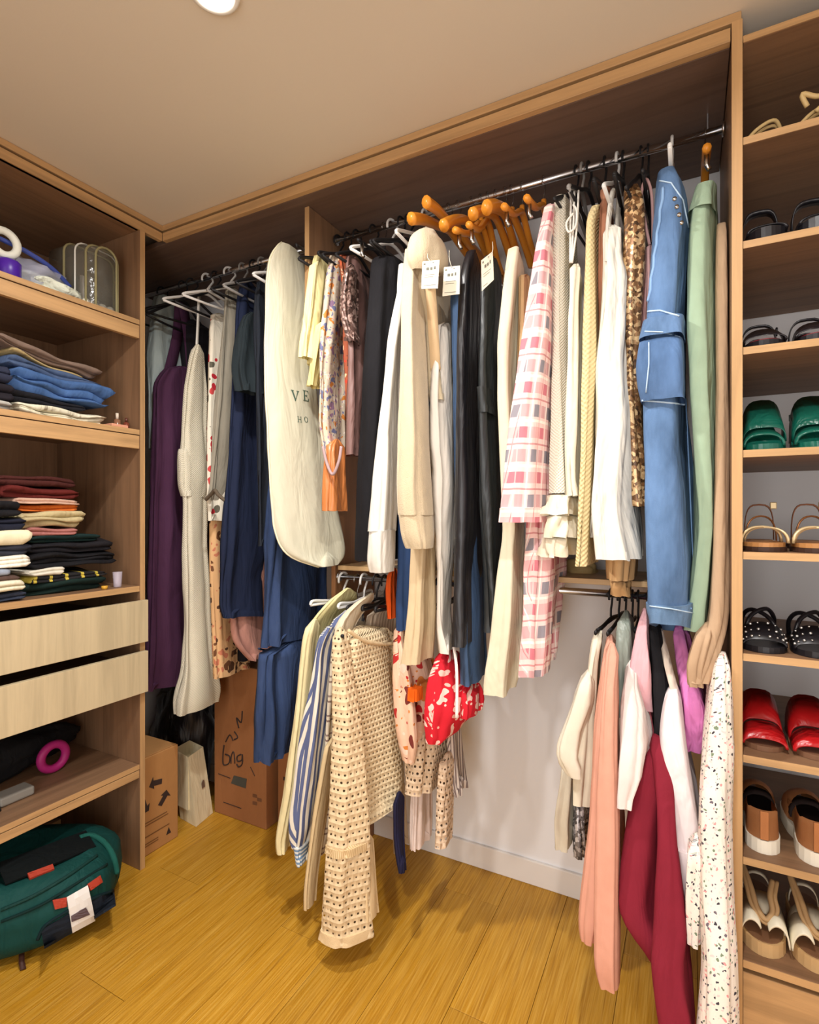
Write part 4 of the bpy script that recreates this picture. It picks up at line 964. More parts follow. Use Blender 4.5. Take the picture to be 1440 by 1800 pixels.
# ================================================================== HANGERS IN USE
hl = [
 (286, 'black', 'black plastic hanger of the pale grey blue shirt', .10, 2.13),
 (322, 'black', 'black plastic hanger holding the purple dress strap', -.15, 2.10),
 (338, 'black', 'black plastic hanger between purple and white dresses', .25, 2.12),
 (365, 'white', 'white plastic hanger holding the white textured dress', .1, 2.14),
 (380, 'black', 'black plastic hanger of the red and white blouse', 0, 2.12),
 (404, 'white', 'white plastic hanger holding the grey trousers', .2, 2.14),
 (428, 'grey', 'grey plastic hanger of the navy button dress', -.1, 2.13),
 (448, 'black', 'black plastic hanger next to the slate blouse', .1, 2.13),
 (462, 'grey', 'grey plastic hanger of the slate blouse', 0, 2.13),
 (486, 'black', 'black plastic hanger of the denim blue maxi dress', .05, 2.13),
 (512, 'white', 'white plastic hanger under the garment bag', 0, 2.14),
 (575, 'slim', 'slim black hanger with square shoulder beside hanging divider', -.1, 2.20),
 (596, 'black', 'black plastic hanger of the paisley dress', .1, 2.15),
 (612, 'black', 'black plastic hanger of the yellow blouse', -.1, 2.15),
 (628, 'black', 'black plastic hanger of the mauve blouse', 0, 2.14),
 (658, 'black', 'black plastic hanger of the long black coat', .1, 2.13),
 (676, 'clip', 'black clip hanger next to the long black coat', -.1, 2.16),
 (690, 'white', 'white plastic hanger of the white sweatshirt', .2, 2.14),
 (706, 'black', 'black plastic hanger of the dark blue jeans', 0, 2.14),
 (720, 'black', 'black plastic hanger behind the fleece hood', .1, 2.14),
 (748, 'white', 'white plastic hanger with tall hook inside the fleece coat', 0, 2.15),
 (1014, 'slim', 'slim black hanger crossing the white tie cord', .1, 2.12),
 (1024, 'grey', 'pale grey plastic hanger of the ivory tie blouse', 0, 2.14),
 (1036, 'black', 'black plastic hanger of the cable knit cardigan', .1, 2.14),
 (1064, 'black', 'black plastic hanger of the terracotta camisole', 0, 2.14),
 (1086, 'white', 'white plastic hanger with tall hook over the sundress', .05, 2.12),
 (1096, 'black', 'black plastic hanger of the sequinned top', 0, 2.14),
 (1128, 'slim', 'slim black hanger of the pink strappy top', .1, 2.10),
 (1140, 'slim', 'slim black hanger pressed against the denim overalls', 0, 2.13),
 (1182, 'white', 'white plastic hanger holding the denim overalls', 0, 2.17),
]
for px, kd, lb, ro, tz in hl:
    hanger(px, kd, lb, ro, tz)
wl_ = [
 (806, 'wood', 'orange wooden hanger sticking up highest above the fleece coat', .04, 2.20, .22),
 (790, 'wood', 'orange wooden hanger lying over the fleece hood', .12, 2.165, .22),
 (830, 'wood', 'orange wooden hanger of the ivory satin blouse', .05, 2.13, .20),
 (858, 'woodclip', 'orange wooden clip hanger of the mid blue jeans', -.05, 2.12, .19),
 (846, 'woodclip', 'orange wooden clip hanger of the leather trousers', .05, 2.115, .19),
 (872, 'wood', 'orange wooden hanger next to the leather trousers', 0, 2.14, .20),
 (888, 'wood', 'orange wooden hanger of the leather jacket', -.05, 2.145, .20),
 (900, 'wood', 'orange wooden hanger between leather jacket and corduroys', .05, 2.15, .20),
 (918, 'woodclip', 'orange wooden clip hanger of the cream corduroy trousers', 0, 2.15, .18),
 (956, 'woodclip', 'orange wooden clip hanger next to the plaid shirt', 0, 2.15, .19),
 (1240, 'woodclip', 'orange wooden clip hanger of the sage trousers', 0, 2.175, .15),
]
for px, kd, lb, ro, tz, hf in wl_:
    hanger(px, kd, lb, ro, tz, hf)
ll = [
 (604, 'white', 'white plastic hanger of the yellow linen shirt on low rail', .1, 1.0),
 (628, 'wire', 'wire hanger of the striped shirt on low rail', 0, 1.0),
 (640, 'white', 'white plastic hanger of the brown check shirt on low rail', -.05, 1.0),
 (662, 'black', 'black plastic hanger of the crochet jumper', .05, .995),
 (676, 'black', 'black plastic hanger of the oatmeal collar shirt', -.1, 1.0),
 (705, 'black', 'black plastic hanger of the peach blossom dress', 0, 1.0),
 (770, 'black', 'black plastic hanger of the red leaf dress', 0, 1.0),
 (1074, 'slim', 'slim black hanger of the cream tee', .1, 1.0),
 (1088, 'slim', 'slim black hanger of the salmon cardigan', .05, 1.0),
 (1100, 'slim', 'slim black hanger of the grey green blouse', 0, 1.0),
 (1112, 'slim', 'slim black hanger of the maroon jumper', 0, 1.0),
 (1122, 'slim', 'slim black hanger of the baby pink blouse', 0, 1.0),
 (1140, 'black', 'black plastic hanger of the black top', 0, 1.0),
 (1160, 'black', 'black plastic hanger of the white cotton blouse', 0, 1.0),
 (1196, 'black', 'black plastic hanger of the orchid pink blouse', 0, 1.0),
]
for px, kd, lb, ro, tz in ll:
    hanger(px, kd, lb, ro, tz, .17 if px < 1095 else .10, LRY, LRZ)

# paper swing tags
tagm = plain((232, 226, 206), .7)
ink = plain((110, 108, 96), .8)
def swing_tag(label, pa, pb, pc, pd, Y0, Y1, hole):
    e = None
    A, B = at_y(*pa, Y0), at_y(*pb, Y1)
    Cc, D = at_y(*pc, Y1), at_y(*pd, Y0)
    e = thing('swing_tag', label, 'price tag', (A + B + Cc + D) / 4, 'paper swing tags')
    n = (B - A).cross(D - A).normalized()
    if n.y > 0: n = -n
    bm = bmesh.new()
    q = [bm.verts.new(p + n * s) for s in (0, .0012) for p in (A, B, Cc, D)]
    for f in ((0, 1, 2, 3), (7, 6, 5, 4), (0, 4, 5, 1), (1, 5, 6, 2), (2, 6, 7, 3), (3, 7, 4, 0)): bm.faces.new([q[i] for i in f])
    bmesh.ops.recalc_face_normals(bm, faces=bm.faces[:])
    link('card', bm, tagm, e)
    def Q(u, v): return A + (B - A) * u + (D - A) * v + n * .0017
    for (u0, u1, v0, v1) in ((.08, .2, .08, .14), (.6, .68, .06, .1), (.25, .42, .24, .34), (.48, .62, .24, .34), (.7, .8, .22, .33), (.15, .8, .5, .515), (.15, .7, .58, .595), (.12, .85, .88, .9)):
        bm = bmesh.new(); bm.faces.new([bm.verts.new(Q(*c)) for c in ((u0, v0), (u1, v0), (u1, v1), (u0, v1))])
        link('printed_mark', bm, ink, e)
    tube('string', smooth_path([Q(.5, .05), at_y(hole[0], (hole[1] + pa[1]) / 2, Y0), at_y(hole[0], hole[1], Y1 + .02)]), .0009, plain((220, 214, 196), .7), e, 5)
swing_tag('white paper price tag on the fleece coat front', (743, 460), (773, 457), (770, 507), (741, 508), 1.318, 1.322, (752, 446))
swing_tag('white paper price tag between fleece coat and blue jeans', (781, 470), (809, 467), (808, 517), (778, 521), 1.37, 1.376, (790, 440))
swing_tag('white paper price tag tilted on the leather jacket', (846, 458), (866, 442), (868, 492), (847, 512), 1.385, 1.41, (866, 425))
# ================================================================== FOLDED CLOTHES AND THINGS ON THE LEFT SHELVES
def folded(name, label, y0, y1, z0, z1, m, xf=-1.835, depth=.30, layers=2, sag=.0, group=None, seed=0, slope=0.0, cat='folded clothes', parent=None, wob=.006):
    """a folded textile: layered rounded folds at the front edge, soft and uneven"""
    rnd = random.Random(seed * 31 + 5)
    h = z1 - z0
    prof = []
    for k in range(layers):                       # front lobes, top to bottom
        c = z1 - h * (k + .5) / layers; r = h / layers / 2
        inset = rnd.uniform(0, .022)
        for j in range(7):
            a = math.pi / 2 - math.pi * j / 6
            prof.append((xf - inset - r * 1.1 + r * 1.1 * math.cos(a), c + r * .98 * math.sin(a)))
    xb = xf - depth
    for (x, z) in ((xb + .02, z0), (xb, z0 + h * .3), (xb, z1 - h * .3), (xb + .02, z1), (xb + depth * .35, z1 + .002), (xb + depth * .7, z1 + .003)):
        prof.append((x, z))
    n = 18; bm = bmesh.new(); uvl = bm.loops.layers.uv.new('UVMap'); R = []
    off = Vector((seed * 3.7, seed * 1.3, 0))
    for i in range(n + 1):
        t = i / n; y = y0 + (y1 - y0) * t
        e = min(t, 1 - t); pin = 1 - .35 * max(0, 1 - e / .07) ** 2
        zc = (z0 + z1) / 2; ring = []
        for (x, z) in prof:
            q = noise.noise(Vector((x * 9, y * 9, z * 30)) + off) * wob
            q2 = noise.noise(Vector((y * 14, 2.3, seed * 1.7))) * .010
            zz = zc + (z - zc) * pin + q + slope * (t - .5) - sag * (2 * t - 1) ** 2
            zz = max(zz, z0 - sag - abs(slope) / 2 - .001) if slope or sag else max(zz, z0)
            ring.append(bm.verts.new((x + q2 + q * 1.5, y + q * .5 + (e < .06) * q, zz)))
        R.append(ring)
    L = len(prof)
    for i in range(n):
        for k in range(L):
            f = bm.faces.new((R[i][k], R[i + 1][k], R[i + 1][(k + 1) % L], R[i][(k + 1) % L]))
            for lp in f.loops: lp[uvl].uv = (lp.vert.co.y, lp.vert.co.x + lp.vert.co.z)
    bm.faces.new(R[0][::-1]); bm.faces.new(R[-1])
    bmesh.ops.recalc_face_normals(bm, faces=bm.faces[:])
    o = link(name, bm, m, parent, True)
    if parent is None: prop(o, label, cat, group)
    return o
def fpx(name, label, pxl, pxr, pyt, pyb, m, X=-1.835, zmin=None, **kw):
    a = at_x(max(pxl, -60), (pyt + pyb) / 2, X); b = at_x(pxr, (pyt + pyb) / 2, X)
    pm = (max(pxl, 0) + pxr) / 2
    zt = at_x(pm, pyt, X).z; zb = at_x(pm, pyb, X).z
    if zmin is not None: zb = max(zb, zmin)
    return folded(name, label, a.y, b.y, zb, zt, m, xf=X, **kw)

S1, S2, S3, S4 = 2.020, 1.617, 1.045, .390
# shelf 2: pile of clothes
def stack(items, zbase, side, X0, slope=0.0, mess=1.0):
    """items bottom to top: (name,label,pxl,pxr,thickness,mat,layers,dx)"""
    z = zbase + .001
    for k, (nm, lb, pl_, pr_, th, m, ly, dx) in enumerate(items):
        th *= 1.08
        X = X0 + dx
        a = at_x(pl_, 900, X); b = at_x(pr_, 900, X)
        folded(nm, lb, a.y, b.y, z, z + th - .001, m, xf=X, layers=ly, seed=k * 5 + side, wob=mess * (.005 + .12 * th), depth=.30, slope=slope * k / len(items))
        z += th
lace = fabric((230, 222, 196), wr=1.0)
stack([
 ('folded_blouse', 'folded cream lace top at bottom of the denim pile', 30, 186, .040, lace, 3, 0),
 ('folded_trousers', 'folded black trousers above the cream lace top', 20, 150, .024, fabric((30, 30, 36)), 2, -.012),
 ('jeans', 'folded mid blue jeans in the middle of the pile', 22, 192, .062, denim((60, 92, 140), .4), 3, .0),
 ('jeans', 'folded slate blue jeans on top of mid blue jeans', 18, 178, .034, denim((66, 84, 116), .3), 2, -.01),
 ('scarf', 'folded yellow speckled scarf on the slate jeans', 20, 150, .014, fabric((170, 150, 106)), 1, -.012),
 ('jumper', 'folded taupe jumper on top of the denim pile', -10, 176, .026, fabric((124, 104, 92)), 2, -.008),
], S2, 1, -1.832, -.05, 1.5)
stack([
 ('towel', 'folded grey cloth under black trousers at the pile edge', -60, 22, .026, fabric((176, 172, 164)), 2, .012),
 ('trousers', 'folded black trousers over grey cloth', -60, 26, .05, fabric((34, 30, 36)), 2, .008),
 ('trousers', 'folded navy trousers leaning by slate jeans', -60, 20, .05, fabric((44, 48, 66)), 2, .0),
], S2, 2, -1.815)
pinkb = box('cosmetics_box', -1.86, -1.805, at_x(192, 748, -1.82).y, at_x(221, 748, -1.82).y, S2 + .0005, S2 + .012, plain((226, 160, 130), .4), None, .002)
prop(pinkb, 'small flat pink cosmetics box beside denim pile', 'box')
def bottle(label, px, py0, X, zb, h, r, body, cap, capname='cap'):
    p = at_x(px, py0, X); y = p.y
    e = thing('small_bottle', label, 'bottle', (X, y, zb))
    tube('bottle_body', [(X, y, zb), (X, y, zb + h * .1), (X, y, zb + h * .58), (X, y, zb + h * .66)], [r * .95, r, r, r * .4], body, e, 12)
    tube(capname, [(X, y, zb + h * .66), (X, y, zb + h)], r * .45, cap, e, 10)
bottle('small glass perfume bottle with pale cap', 206, 740, -1.87, S2 + .0005, .062, .012, plastic_clear((170, 120, 90), .6), plain((226, 210, 190), .3))
bottle('small red brown nail varnish bottle', 222, 745, -1.845, S2 + .0005, .045, .010, plain((120, 60, 44), .2), plain((90, 46, 36), .3))

# shelf 3: two tall stacks of folded clothes
stack([
 ('folded_jumper', 'folded bottle green jumper at base of the tall stack', 50, 186, .038, fabric((22, 40, 36)), 2, .0),
 ('folded_blouse', 'folded black and yellow striped top above bottle green jumper', 60, 188, .020, stripes((30, 28, 30), (196, 176, 70), .05, .2), 2, .004),
 ('folded_blouse', 'folded white blouse corner sticking out of the dark stack', 58, 115, .020, fabric((222, 214, 196)), 2, .010),
 ('folded_jumper', 'folded black jumper over the white blouse corner', 56, 210, .044, f_black, 3, -.002),
 ('folded_leggings', 'folded black leggings with silver studs', 58, 204, .034, fabric((32, 30, 34)), 2, -.008),
 ('folded_shirt', 'folded dark teal shirt above black leggings', 54, 178, .022, fabric((24, 46, 46)), 2, -.012),
 ('folded_shirt', 'folded dusty pink shirt in the tall stack', 50, 140, .022, fabric((170, 110, 104)), 2, .002),
 ('folded_trousers', 'folded beige trousers above dusty pink shirt', 40, 146, .050, fabric((190, 174, 132)), 3, -.002),
 ('folded_blouse', 'folded burnt orange top in the tall stack', 38, 141, .022, fabric((206, 106, 40)), 2, -.006),
 ('folded_blouse', 'folded blush pink top above burnt orange top', 34, 148, .018, fabric((206, 168, 146)), 2, .0),
 ('folded_jumper', 'folded maroon jumper on top of the tall stack', 10, 142, .034, fabric((96, 34, 30)), 2, -.006),
 ('folded_blouse', 'folded dark brown top crowning the tall stack', 0, 136, .028, fabric((72, 34, 30)), 2, -.014),
], S3, 3, -1.832, .0, 1.2)
stack([
 ('folded_blouse', 'folded navy top with grey strings at bottom by the shelf edge', -60, 47, .026, fabric((48, 54, 70)), 2, .016),
 ('folded_blouse', 'folded ivory top above navy stringed top', -60, 40, .030, fabric((226, 218, 192)), 2, .012),
 ('folded_blouse', 'folded chocolate top between ivory and lilac tops', -60, 36, .018, fabric((86, 66, 58)), 1, .008),
 ('folded_blouse', 'folded grey lilac top near the shelf edge', -60, 24, .020, fabric((150, 158, 172)), 1, .012),
 ('folded_blouse', 'folded white lace top with ragged edge', -60, 55, .032, fabric((236, 230, 214), wr=1.0), 3, .014),
 ('folded_blouse', 'folded charcoal top above white lace top', -60, 58, .030, fabric((46, 48, 58)), 2, .008),
 ('folded_jumper', 'folded ivory jumper with rolled edge', -60, 54, .038, fabric((232, 220, 186)), 1, .014),
 ('folded_jumper', 'folded midnight navy jumper above ivory jumper', -60, 48, .040, fabric((30, 32, 46)), 2, .008),
 ('folded_blouse', 'folded black top at the top of the short stack', -60, 38, .040, f_black, 2, .004),
], S3, 4, -1.80)
p = at_x(201, 1028, -1.825)
e = thing('glass_tumbler', 'small clear glass tumbler beside the dark stack', 'glass', (-1.825, p.y + .012, S3))
tube('glass_wall', [(-1.825, p.y + .012, S3 + .0005), (-1.825, p.y + .012, S3 + .004), (-1.825, p.y + .012, S3 + .055)], [.012, .013, .016], plastic_clear((220, 210, 225), .45), e, 14)
yb_ = at_x(183, 1030, -1.815)
yy = tube('yellow_tin', [(-1.812, yb_.y, S3 + .0005), (-1.812, yb_.y, S3 + .012)], .010, plain((214, 160, 50), .5), None, 12)
prop(yy, 'small round yellow tin beside the glass tumbler', 'tin')

# shelf 1: clear pouch, zip bag, bottle, roll
py0, py1 = at_x(128, 550, -1.84).y, at_x(221, 550, -1.84).y
pouch = thing('clear_toiletry_pouch', 'clear vinyl toiletry pouch with olive piping standing upright', 'toiletry bag', (-1.92, (py0 + py1) / 2, S1))
zt = S1 + .225
def rrect(x, ya, yb, z0, z1, r=.035, n=5):
    pts = []
    for (cy, cz, a0) in ((yb - r, z1 - r, 0), (ya + r, z1 - r, math.pi / 2), (ya + r * .3, z0 + r * .3, math.pi), (yb - r * .3, z0 + r * .3, 1.5 * math.pi)):
        rr_ = r if cz > (z0 + z1) / 2 else r * .3
        for j in range(n):
            a = a0 + math.pi / 2 * j / (n - 1)
            pts.append(Vector((x, cy + rr_ * math.cos(a), cz + rr_ * math.sin(a))))
    return pts
olive = fabric((150, 142, 104), .6)
loops = [(-1.826, py0 + .07, py1 - .045), (-1.842, py0 + .045, py1 - .030), (-1.862, py0 + .02, py1 - .018), (-1.90, py0 + .005, py1 - .006), (-1.98, py0, py1)]
bm = bmesh.new(); rings = []
for (x, a, b) in loops: rings.append([bm.verts.new(p) for p in rrect(x, a, b, S1 + .002, zt)])
for A, B in zip(rings, rings[1:]):
    for k in range(len(A)): bm.faces.new((A[k], A[(k + 1) % len(A)], B[(k + 1) % len(A)], B[k]))
bm.faces.new(rings[0]); bm.faces.new(rings[-1][::-1])
bmesh.ops.recalc_face_normals(bm, faces=bm.faces[:])
link('vinyl_shell', bm, plastic_clear((120, 118, 108), .45), pouch, True)
for i, (x, a, b) in enumerate(loops[:4]):
    tube('piping', rrect(x, a, b, S1 + .004, zt), .0042 if i != 2 else .003, olive if i != 2 else plain((226, 226, 220), .4), pouch, 7, True)
for k, (yy_, hh, c) in enumerate(((.03, .12, (30, 28, 28)), (.055, .13, (236, 232, 226)), (.075, .10, (46, 42, 44)), (.11, .06, (120, 116, 110)))):
    o = tube('toiletry_tube', [(-1.905, py0 + yy_ + .02, S1 + .003), (-1.905, py0 + yy_ + .02, S1 + .02), (-1.905, py0 + yy_ + .015, S1 + hh)], [.011, .012, .008], plain(c, .35), None, 10)
    prop(o, ('black', 'white', 'dark grey', 'short pale grey')[k] + ' cosmetics tube standing inside the clear pouch', 'tube')
for k in range(4):
    yq = py0 + .05 + k * .03
    o = link('cotton_ball', bmesh.new(), fabric((236, 232, 214), wr=1.0)); bm = bmesh.new()
    bmesh.ops.create_icosphere(bm, subdivisions=3, radius=.016)
    for v in bm.verts:
        v.co *= 1 + .18 * noise.noise(v.co * 90 + Vector((k, 0, 0))); v.co += Vector((-1.852 - .004 * (k % 2), yq, S1 + .019))
    bm.to_mesh(o.data); bm.free()
    for p_ in o.data.polygons: p_.use_smooth = True
    prop(o, 'small cream cotton ball at the bottom of the clear pouch', 'cotton ball', 'cotton balls in the pouch')
# soft zip bag
def lump(name, label, c, r, m, seed=0, amp=.25, cat='bag', flat=0, parent=None, sub=4, power=2.0):
    bm = bmesh.new(); bmesh.ops.create_icosphere(bm, subdivisions=sub, radius=1)
    for v in bm.verts:
        d = v.co.normalized()
        s_ = (abs(d.x) ** power + abs(d.y) ** power + abs(d.z) ** power) ** (-1 / power)
        n_ = 1 + amp * noise.noise(d * 2.1 + Vector((seed, seed * .7, 0))) + amp * .4 * noise.noise(d * 5.3 + Vector((0, seed, 3)))
        q = d * s_ * n_
        v.co = Vector((c[0] + q.x * r[0], c[1] + q.y * r[1], c[2] + q.z * r[2]))
        if v.co.z < flat: v.co.z = flat
    o = link(name, bm, m, parent, True)
    if parent is None: prop(o, label, cat)
    return o
za, zb2 = at_x(10, 500, -1.85).y, at_x(140, 500, -1.85).y
lump('white_cloth_bundle', 'crumpled white cloth bundle under the clear zip bag', (-1.91, (za + zb2) / 2 + .03, S1 + .03), (.085, .12, .042), fabric((228, 232, 214), wr=1.2), 3, .3, 'cloth', S1 + .001)
zbg = thing('zip_bag', 'clear zip bag with blue closure lying on white cloth', 'plastic bag', (-1.95, za + .09, S1 + .02))
lump('bag_film', '', (-1.93, za + .09, S1 + .055), (.095, .135, .055), plastic_clear((200, 204, 226), .5), 5, .3, flat=S1 + .001, parent=zbg)
ribbon('closure_strip', smooth_path([(-1.850, za - .03, S1 + .122), (-1.845, za + .05, S1 + .112), (-1.845, za + .13, S1 + .09), (-1.86, za + .20, S1 + .055)]), .014, plain((60, 76, 150), .3), zbg, axis=(.5, .1, .8))
pp = at_x(14, 484, -1.835)
o = tube('purple_pot', [(-1.835, pp.y, S1 + .0005), (-1.835, pp.y, S1 + .006), (-1.835, pp.y, S1 + .05), (-1.835, pp.y, S1 + .056)], [.03, .034, .034, .028], plain((72, 30, 150), .35), None, 18)
prop(o, 'violet plastic pot at the end of the top shelf', 'pot')
o = tube('tape_roll', arcpts((-1.832, pp.y - .012, S1 + .105), .036, 0, 2 * math.pi, 25)[:-1], .012, plain((226, 226, 214), .5), None, 8, True)
prop(o, 'white round roll resting on the violet pot', 'roll')

# deep shelf below the drawers
mg = at_x(94, 1292, -2.0)
o = tube('tape_ring', arcpts((-2.0, mg.y, S4 + .058), .042, 0, 2 * math.pi, 29)[:-1], .0145, plain((176, 36, 116), .5), None, 10, True)
prop(o, 'magenta foam ring standing on the low shelf', 'ring')
lump('black_pouch', 'black soft pouch behind the magenta ring', (-2.14, mg.y - .12, S4 + .075), (.10, .26, .08), fabric((24, 24, 26)), 8, .2, 'pouch', S4 + .001)
gt = at_x(35, 1335, -1.93)
o = box('charger', -1.96, -1.90, gt.y - .07, gt.y + .03, S4 + .001, S4 + .03, plain((150, 146, 138), .5), None, .006)
prop(o, 'small pale grey charger block on the low shelf', 'charger')
o = tube('black_cable', smooth_path([(-1.95, gt.y - .20, S4 + .006), (-1.90, gt.y - .15, S4 + .006), (-1.93, gt.y - .1, S4 + .006), (-1.88, gt.y - .08, S4 + .006), (-1.96, gt.y - .075, S4 + .012)]), .004, BLK, None, 6)
prop(o, 'thin black cable beside the charger block', 'cable')

# green travel bag under the shelf
grn = fabric((14, 64, 60), .7, .15, .5); grd = fabric((16, 54, 50), .7, .15, .5)
redm = plain((170, 58, 38), .6)
bg = thing('travel_bag', 'dark green soft travel bag with red tabs and white tag', 'bag', (-1.94, .94, 0))
bc = Vector((-1.954, .868, .122)); br = Vector((.375, .215, .126))
BA, BN = Vector((.69, .724, 0)), Vector((.724, -.69, 0))      # along the bag, across the bag
def blocal(P): q = P - bc; return Vector((q.dot(BA) / br.x, q.dot(BN) / br.y, q.z / br.z))
def bagshape(d, grow=1.0):
    s_ = (abs(d.x) ** 3 + abs(d.y) ** 3 + abs(d.z) ** 3) ** (-1 / 3) * grow
    P = bc + BA * (d.x * s_ * br.x) + BN * (d.y * s_ * br.y) + Vector((0, 0, d.z * s_ * br.z))
    P.z = max(.0015, P.z); return P
def bagdir(px, py):
    """first hit of the viewing ray with the bag"""
    r = rdir(px); t = .8
    while t < 2.6:
        P = Vector((r.x * t, r.y * t, HC + (HY - py) / F * t)); q = blocal(P)
        if abs(q.x) ** 3 + abs(q.y) ** 3 + abs(q.z) ** 3 < 1: return P
        t += .002
    return None
bm = bmesh.new(); bmesh.ops.create_uvsphere(bm, u_segments=48, v_segments=28, radius=1)
for v in bm.verts:
    d = v.co.normalized(); q = bagshape(d, 1 + .03 * noise.noise(d * 3.0))
    if d.z > .72: q.z -= (d.z - .72) * .22          # sunken open top
    v.co = q
link('body', bm, grn, bg, True)
def baghit(px, py, lift=.004):
    P = bagdir(px, py)
    if P is None: P = at_z(px, py, .1)
    q = blocal(P); n_ = (BA * (q.x / br.x) + BN * (q.y / br.y) + Vector((0, 0, q.z / br.z))).normalized()
    return P + n_ * lift, n_
def bagline(name, pts, r, m):
    hits = [baghit(*p, .003)[0] for p in pts if bagdir(*p) is not None]
    if len(hits) > 1: tube(name, smooth_path(hits, 5), r, m, bg, 7)
bagline('zip_line', [(2, 1600), (60, 1575), (120, 1540), (170, 1505)], .005, grd)
bagline('zip_line', [(2, 1620), (70, 1592), (130, 1556), (188, 1520)], .004, fabric((12, 40, 38)))
bagline('pocket_piping', [(66, 1650), (80, 1625), (120, 1600), (165, 1578), (196, 1565), (203, 1580)], .005, fabric((14, 36, 40)))
bagline('base_piping', [(2, 1676), (60, 1680), (110, 1668), (160, 1640), (200, 1600)], .006, grd)
def patch(name, cs, m, lift=.006, parent=None, sub=6, th=.002):
    bm = bmesh.new(); G = []
    for i in range(sub + 1):
        row = []
        for j in range(sub + 1):
            u, v = i / sub, j / sub
            px = (cs[0][0] * (1 - u) + cs[1][0] * u) * (1 - v) + (cs[3][0] * (1 - u) + cs[2][0] * u) * v
            py = (cs[0][1] * (1 - u) + cs[1][1] * u) * (1 - v) + (cs[3][1] * (1 - u) + cs[2][1] * u) * v
            P, n_ = baghit(px, py, lift); row.append((P, n_))
        G.append(row)
    top = [[bm.verts.new(P) for P, n_ in r] for r in G]; bot = [[bm.verts.new(P - n_ * (th + lift)) for P, n_ in r] for r in G]
    for i in range(sub):
        for j in range(sub):
            bm.faces.new((top[i][j], top[i + 1][j], top[i + 1][j + 1], top[i][j + 1]))
    per = [(i, 0) for i in range(sub)] + [(sub, j) for j in range(sub)] + [(i, sub) for i in range(sub, 0, -1)] + [(0, j) for j in range(sub, 0, -1)]
    for a, b in zip(per, per[1:] + per[:1]):
        bm.faces.new((top[a[0]][a[1]], bot[a[0]][a[1]], bot[b[0]][b[1]], top[b[0]][b[1]]))
    bmesh.ops.recalc_face_normals(bm, faces=bm.faces[:])
    return link(name, bm, m, parent or bg)
patch('opening_shade', [(-6, 1520), (150, 1462), (168, 1490), (10, 1556)], fabric((8, 14, 15)), .005)  # dark patch painted for the shade inside the open bag
patch('end_pocket', [(72, 1632), (198, 1562), (202, 1590), (78, 1665)], fabric((28, 34, 44)), .006)
patch('red_tab', [(48, 1538), (92, 1522), (95, 1530), (52, 1547)], redm, .008)
patch('red_tab', [(92, 1583), (116, 1578), (116, 1593), (96, 1598)], redm, .010)
patch('red_tab', [(152, 1556), (174, 1541), (178, 1552), (158, 1566)], redm, .010)
tg = patch('white_tag', [(116, 1578), (152, 1558), (165, 1612), (126, 1633)], plain((232, 230, 228), .6), .012)
patch('tag_print', [(123, 1606), (148, 1592), (155, 1602), (124, 1615)], plain((96, 80, 86), .7), .0135, parent=tg, th=0)
p1 = at_z(38, 1692, .012); p2 = at_z(41, 1704, .004)
ribbon('strap_end', [bagdir(38, 1676) or p1, p1, p2], .014, plain((60, 30, 20), .6), bg, axis=(.5, .85, 0))
bagline('rim', [(206, 1560), (204, 1535), (200, 1512), (192, 1494), (180, 1480), (160, 1470), (140, 1474)], .009, fabric((26, 84, 74)))

# ================================================================== BOXES AND BAGS ON THE WARDROBE FLOOR
kraft = fabric((176, 128, 78), .8, .06, .1); kraft2 = fabric((150, 100, 62), .8, .06, .1)
dink = plain((52, 38, 34), .8)
def quad(name, P, m, parent):
    bm = bmesh.new(); bm.faces.new([bm.verts.new(p) for p in P]); return link(name, bm, m, parent)
rb = thing('cardboard_box', 'small cardboard box with dark recycling arrows against shelving unit', 'box', (-2.0, 1.41, 0))
X1 = -1.84
box('carton', -2.16, X1, 1.325, 1.492, .0005, .375, kraft, rb, .003)
box('flap', -2.15, X1 - .004, 1.33, 1.485, .3755, .379, kraft, rb, .001)
cy, cz = 1.385, .215
for k in range(3):
    a0 = math.radians(90 + 120 * k)
    pts = []
    for (r_, a_) in ((.045, -.75), (.062, -.55), (.062, .1), (.078, .1), (.052, .52), (.028, .1), (.040, .1), (.040, -.5)):
        pts.append(Vector((X1 + .0012, cy + r_ * math.cos(a0 + a_), cz + r_ * math.sin(a0 + a_))))
    quad('recycling_arrow', pts, dink, rb)
for (z_, y0_, y1_) in ((.125, 1.34, 1.44), (.115, 1.34, 1.445), (.072, 1.34, 1.45), (.045, 1.34, 1.40), (.036, 1.34, 1.40)):
    quad('printed_line', [(X1 + .0012, y0_, z_), (X1 + .0012, y1_, z_), (X1 + .0012, y1_, z_ + .004), (X1 + .0012, y0_, z_ + .004)], plain((120, 80, 44), .8), rb)
quad('printed_mark', [(X1 + .0012, 1.435, .035), (X1 + .0012, 1.458, .035), (X1 + .0012, 1.447, .062)], dink, rb)
# white paper bag: corner towards the room
C0 = Vector((-1.827, 1.571)); CR = Vector((-1.850, 1.680)); CL = Vector((-1.940, 1.585)); CB = CR + CL - C0
wb = thing('paper_bag', 'white paper carrier bag leaning beside the moving carton', 'paper bag', ((C0.x + CB.x) / 2, (C0.y + CB.y) / 2, 0))
lean = Vector((-.035, -.012)); hb = .285
bm = bmesh.new()
lo = [bm.verts.new((p.x, p.y, .001)) for p in (C0, CR, CB, CL)]
mid = [bm.verts.new((p.x + lean.x * .2, p.y + lean.y * .2, .055)) for p in (C0, CR, CB, CL)]
ctr = (C0 + CB) / 2
hi = [bm.verts.new((p.x + lean.x, p.y + lean.y, hb + .004 * i)) for i, p in enumerate([C0 + (ctr - C0) * .12, CR + (ctr - CR) * .12, CB + (ctr - CB) * .12, CL + (ctr - CL) * .12])]
inn = [bm.verts.new((v.co.x, v.co.y, .06)) for v in hi]
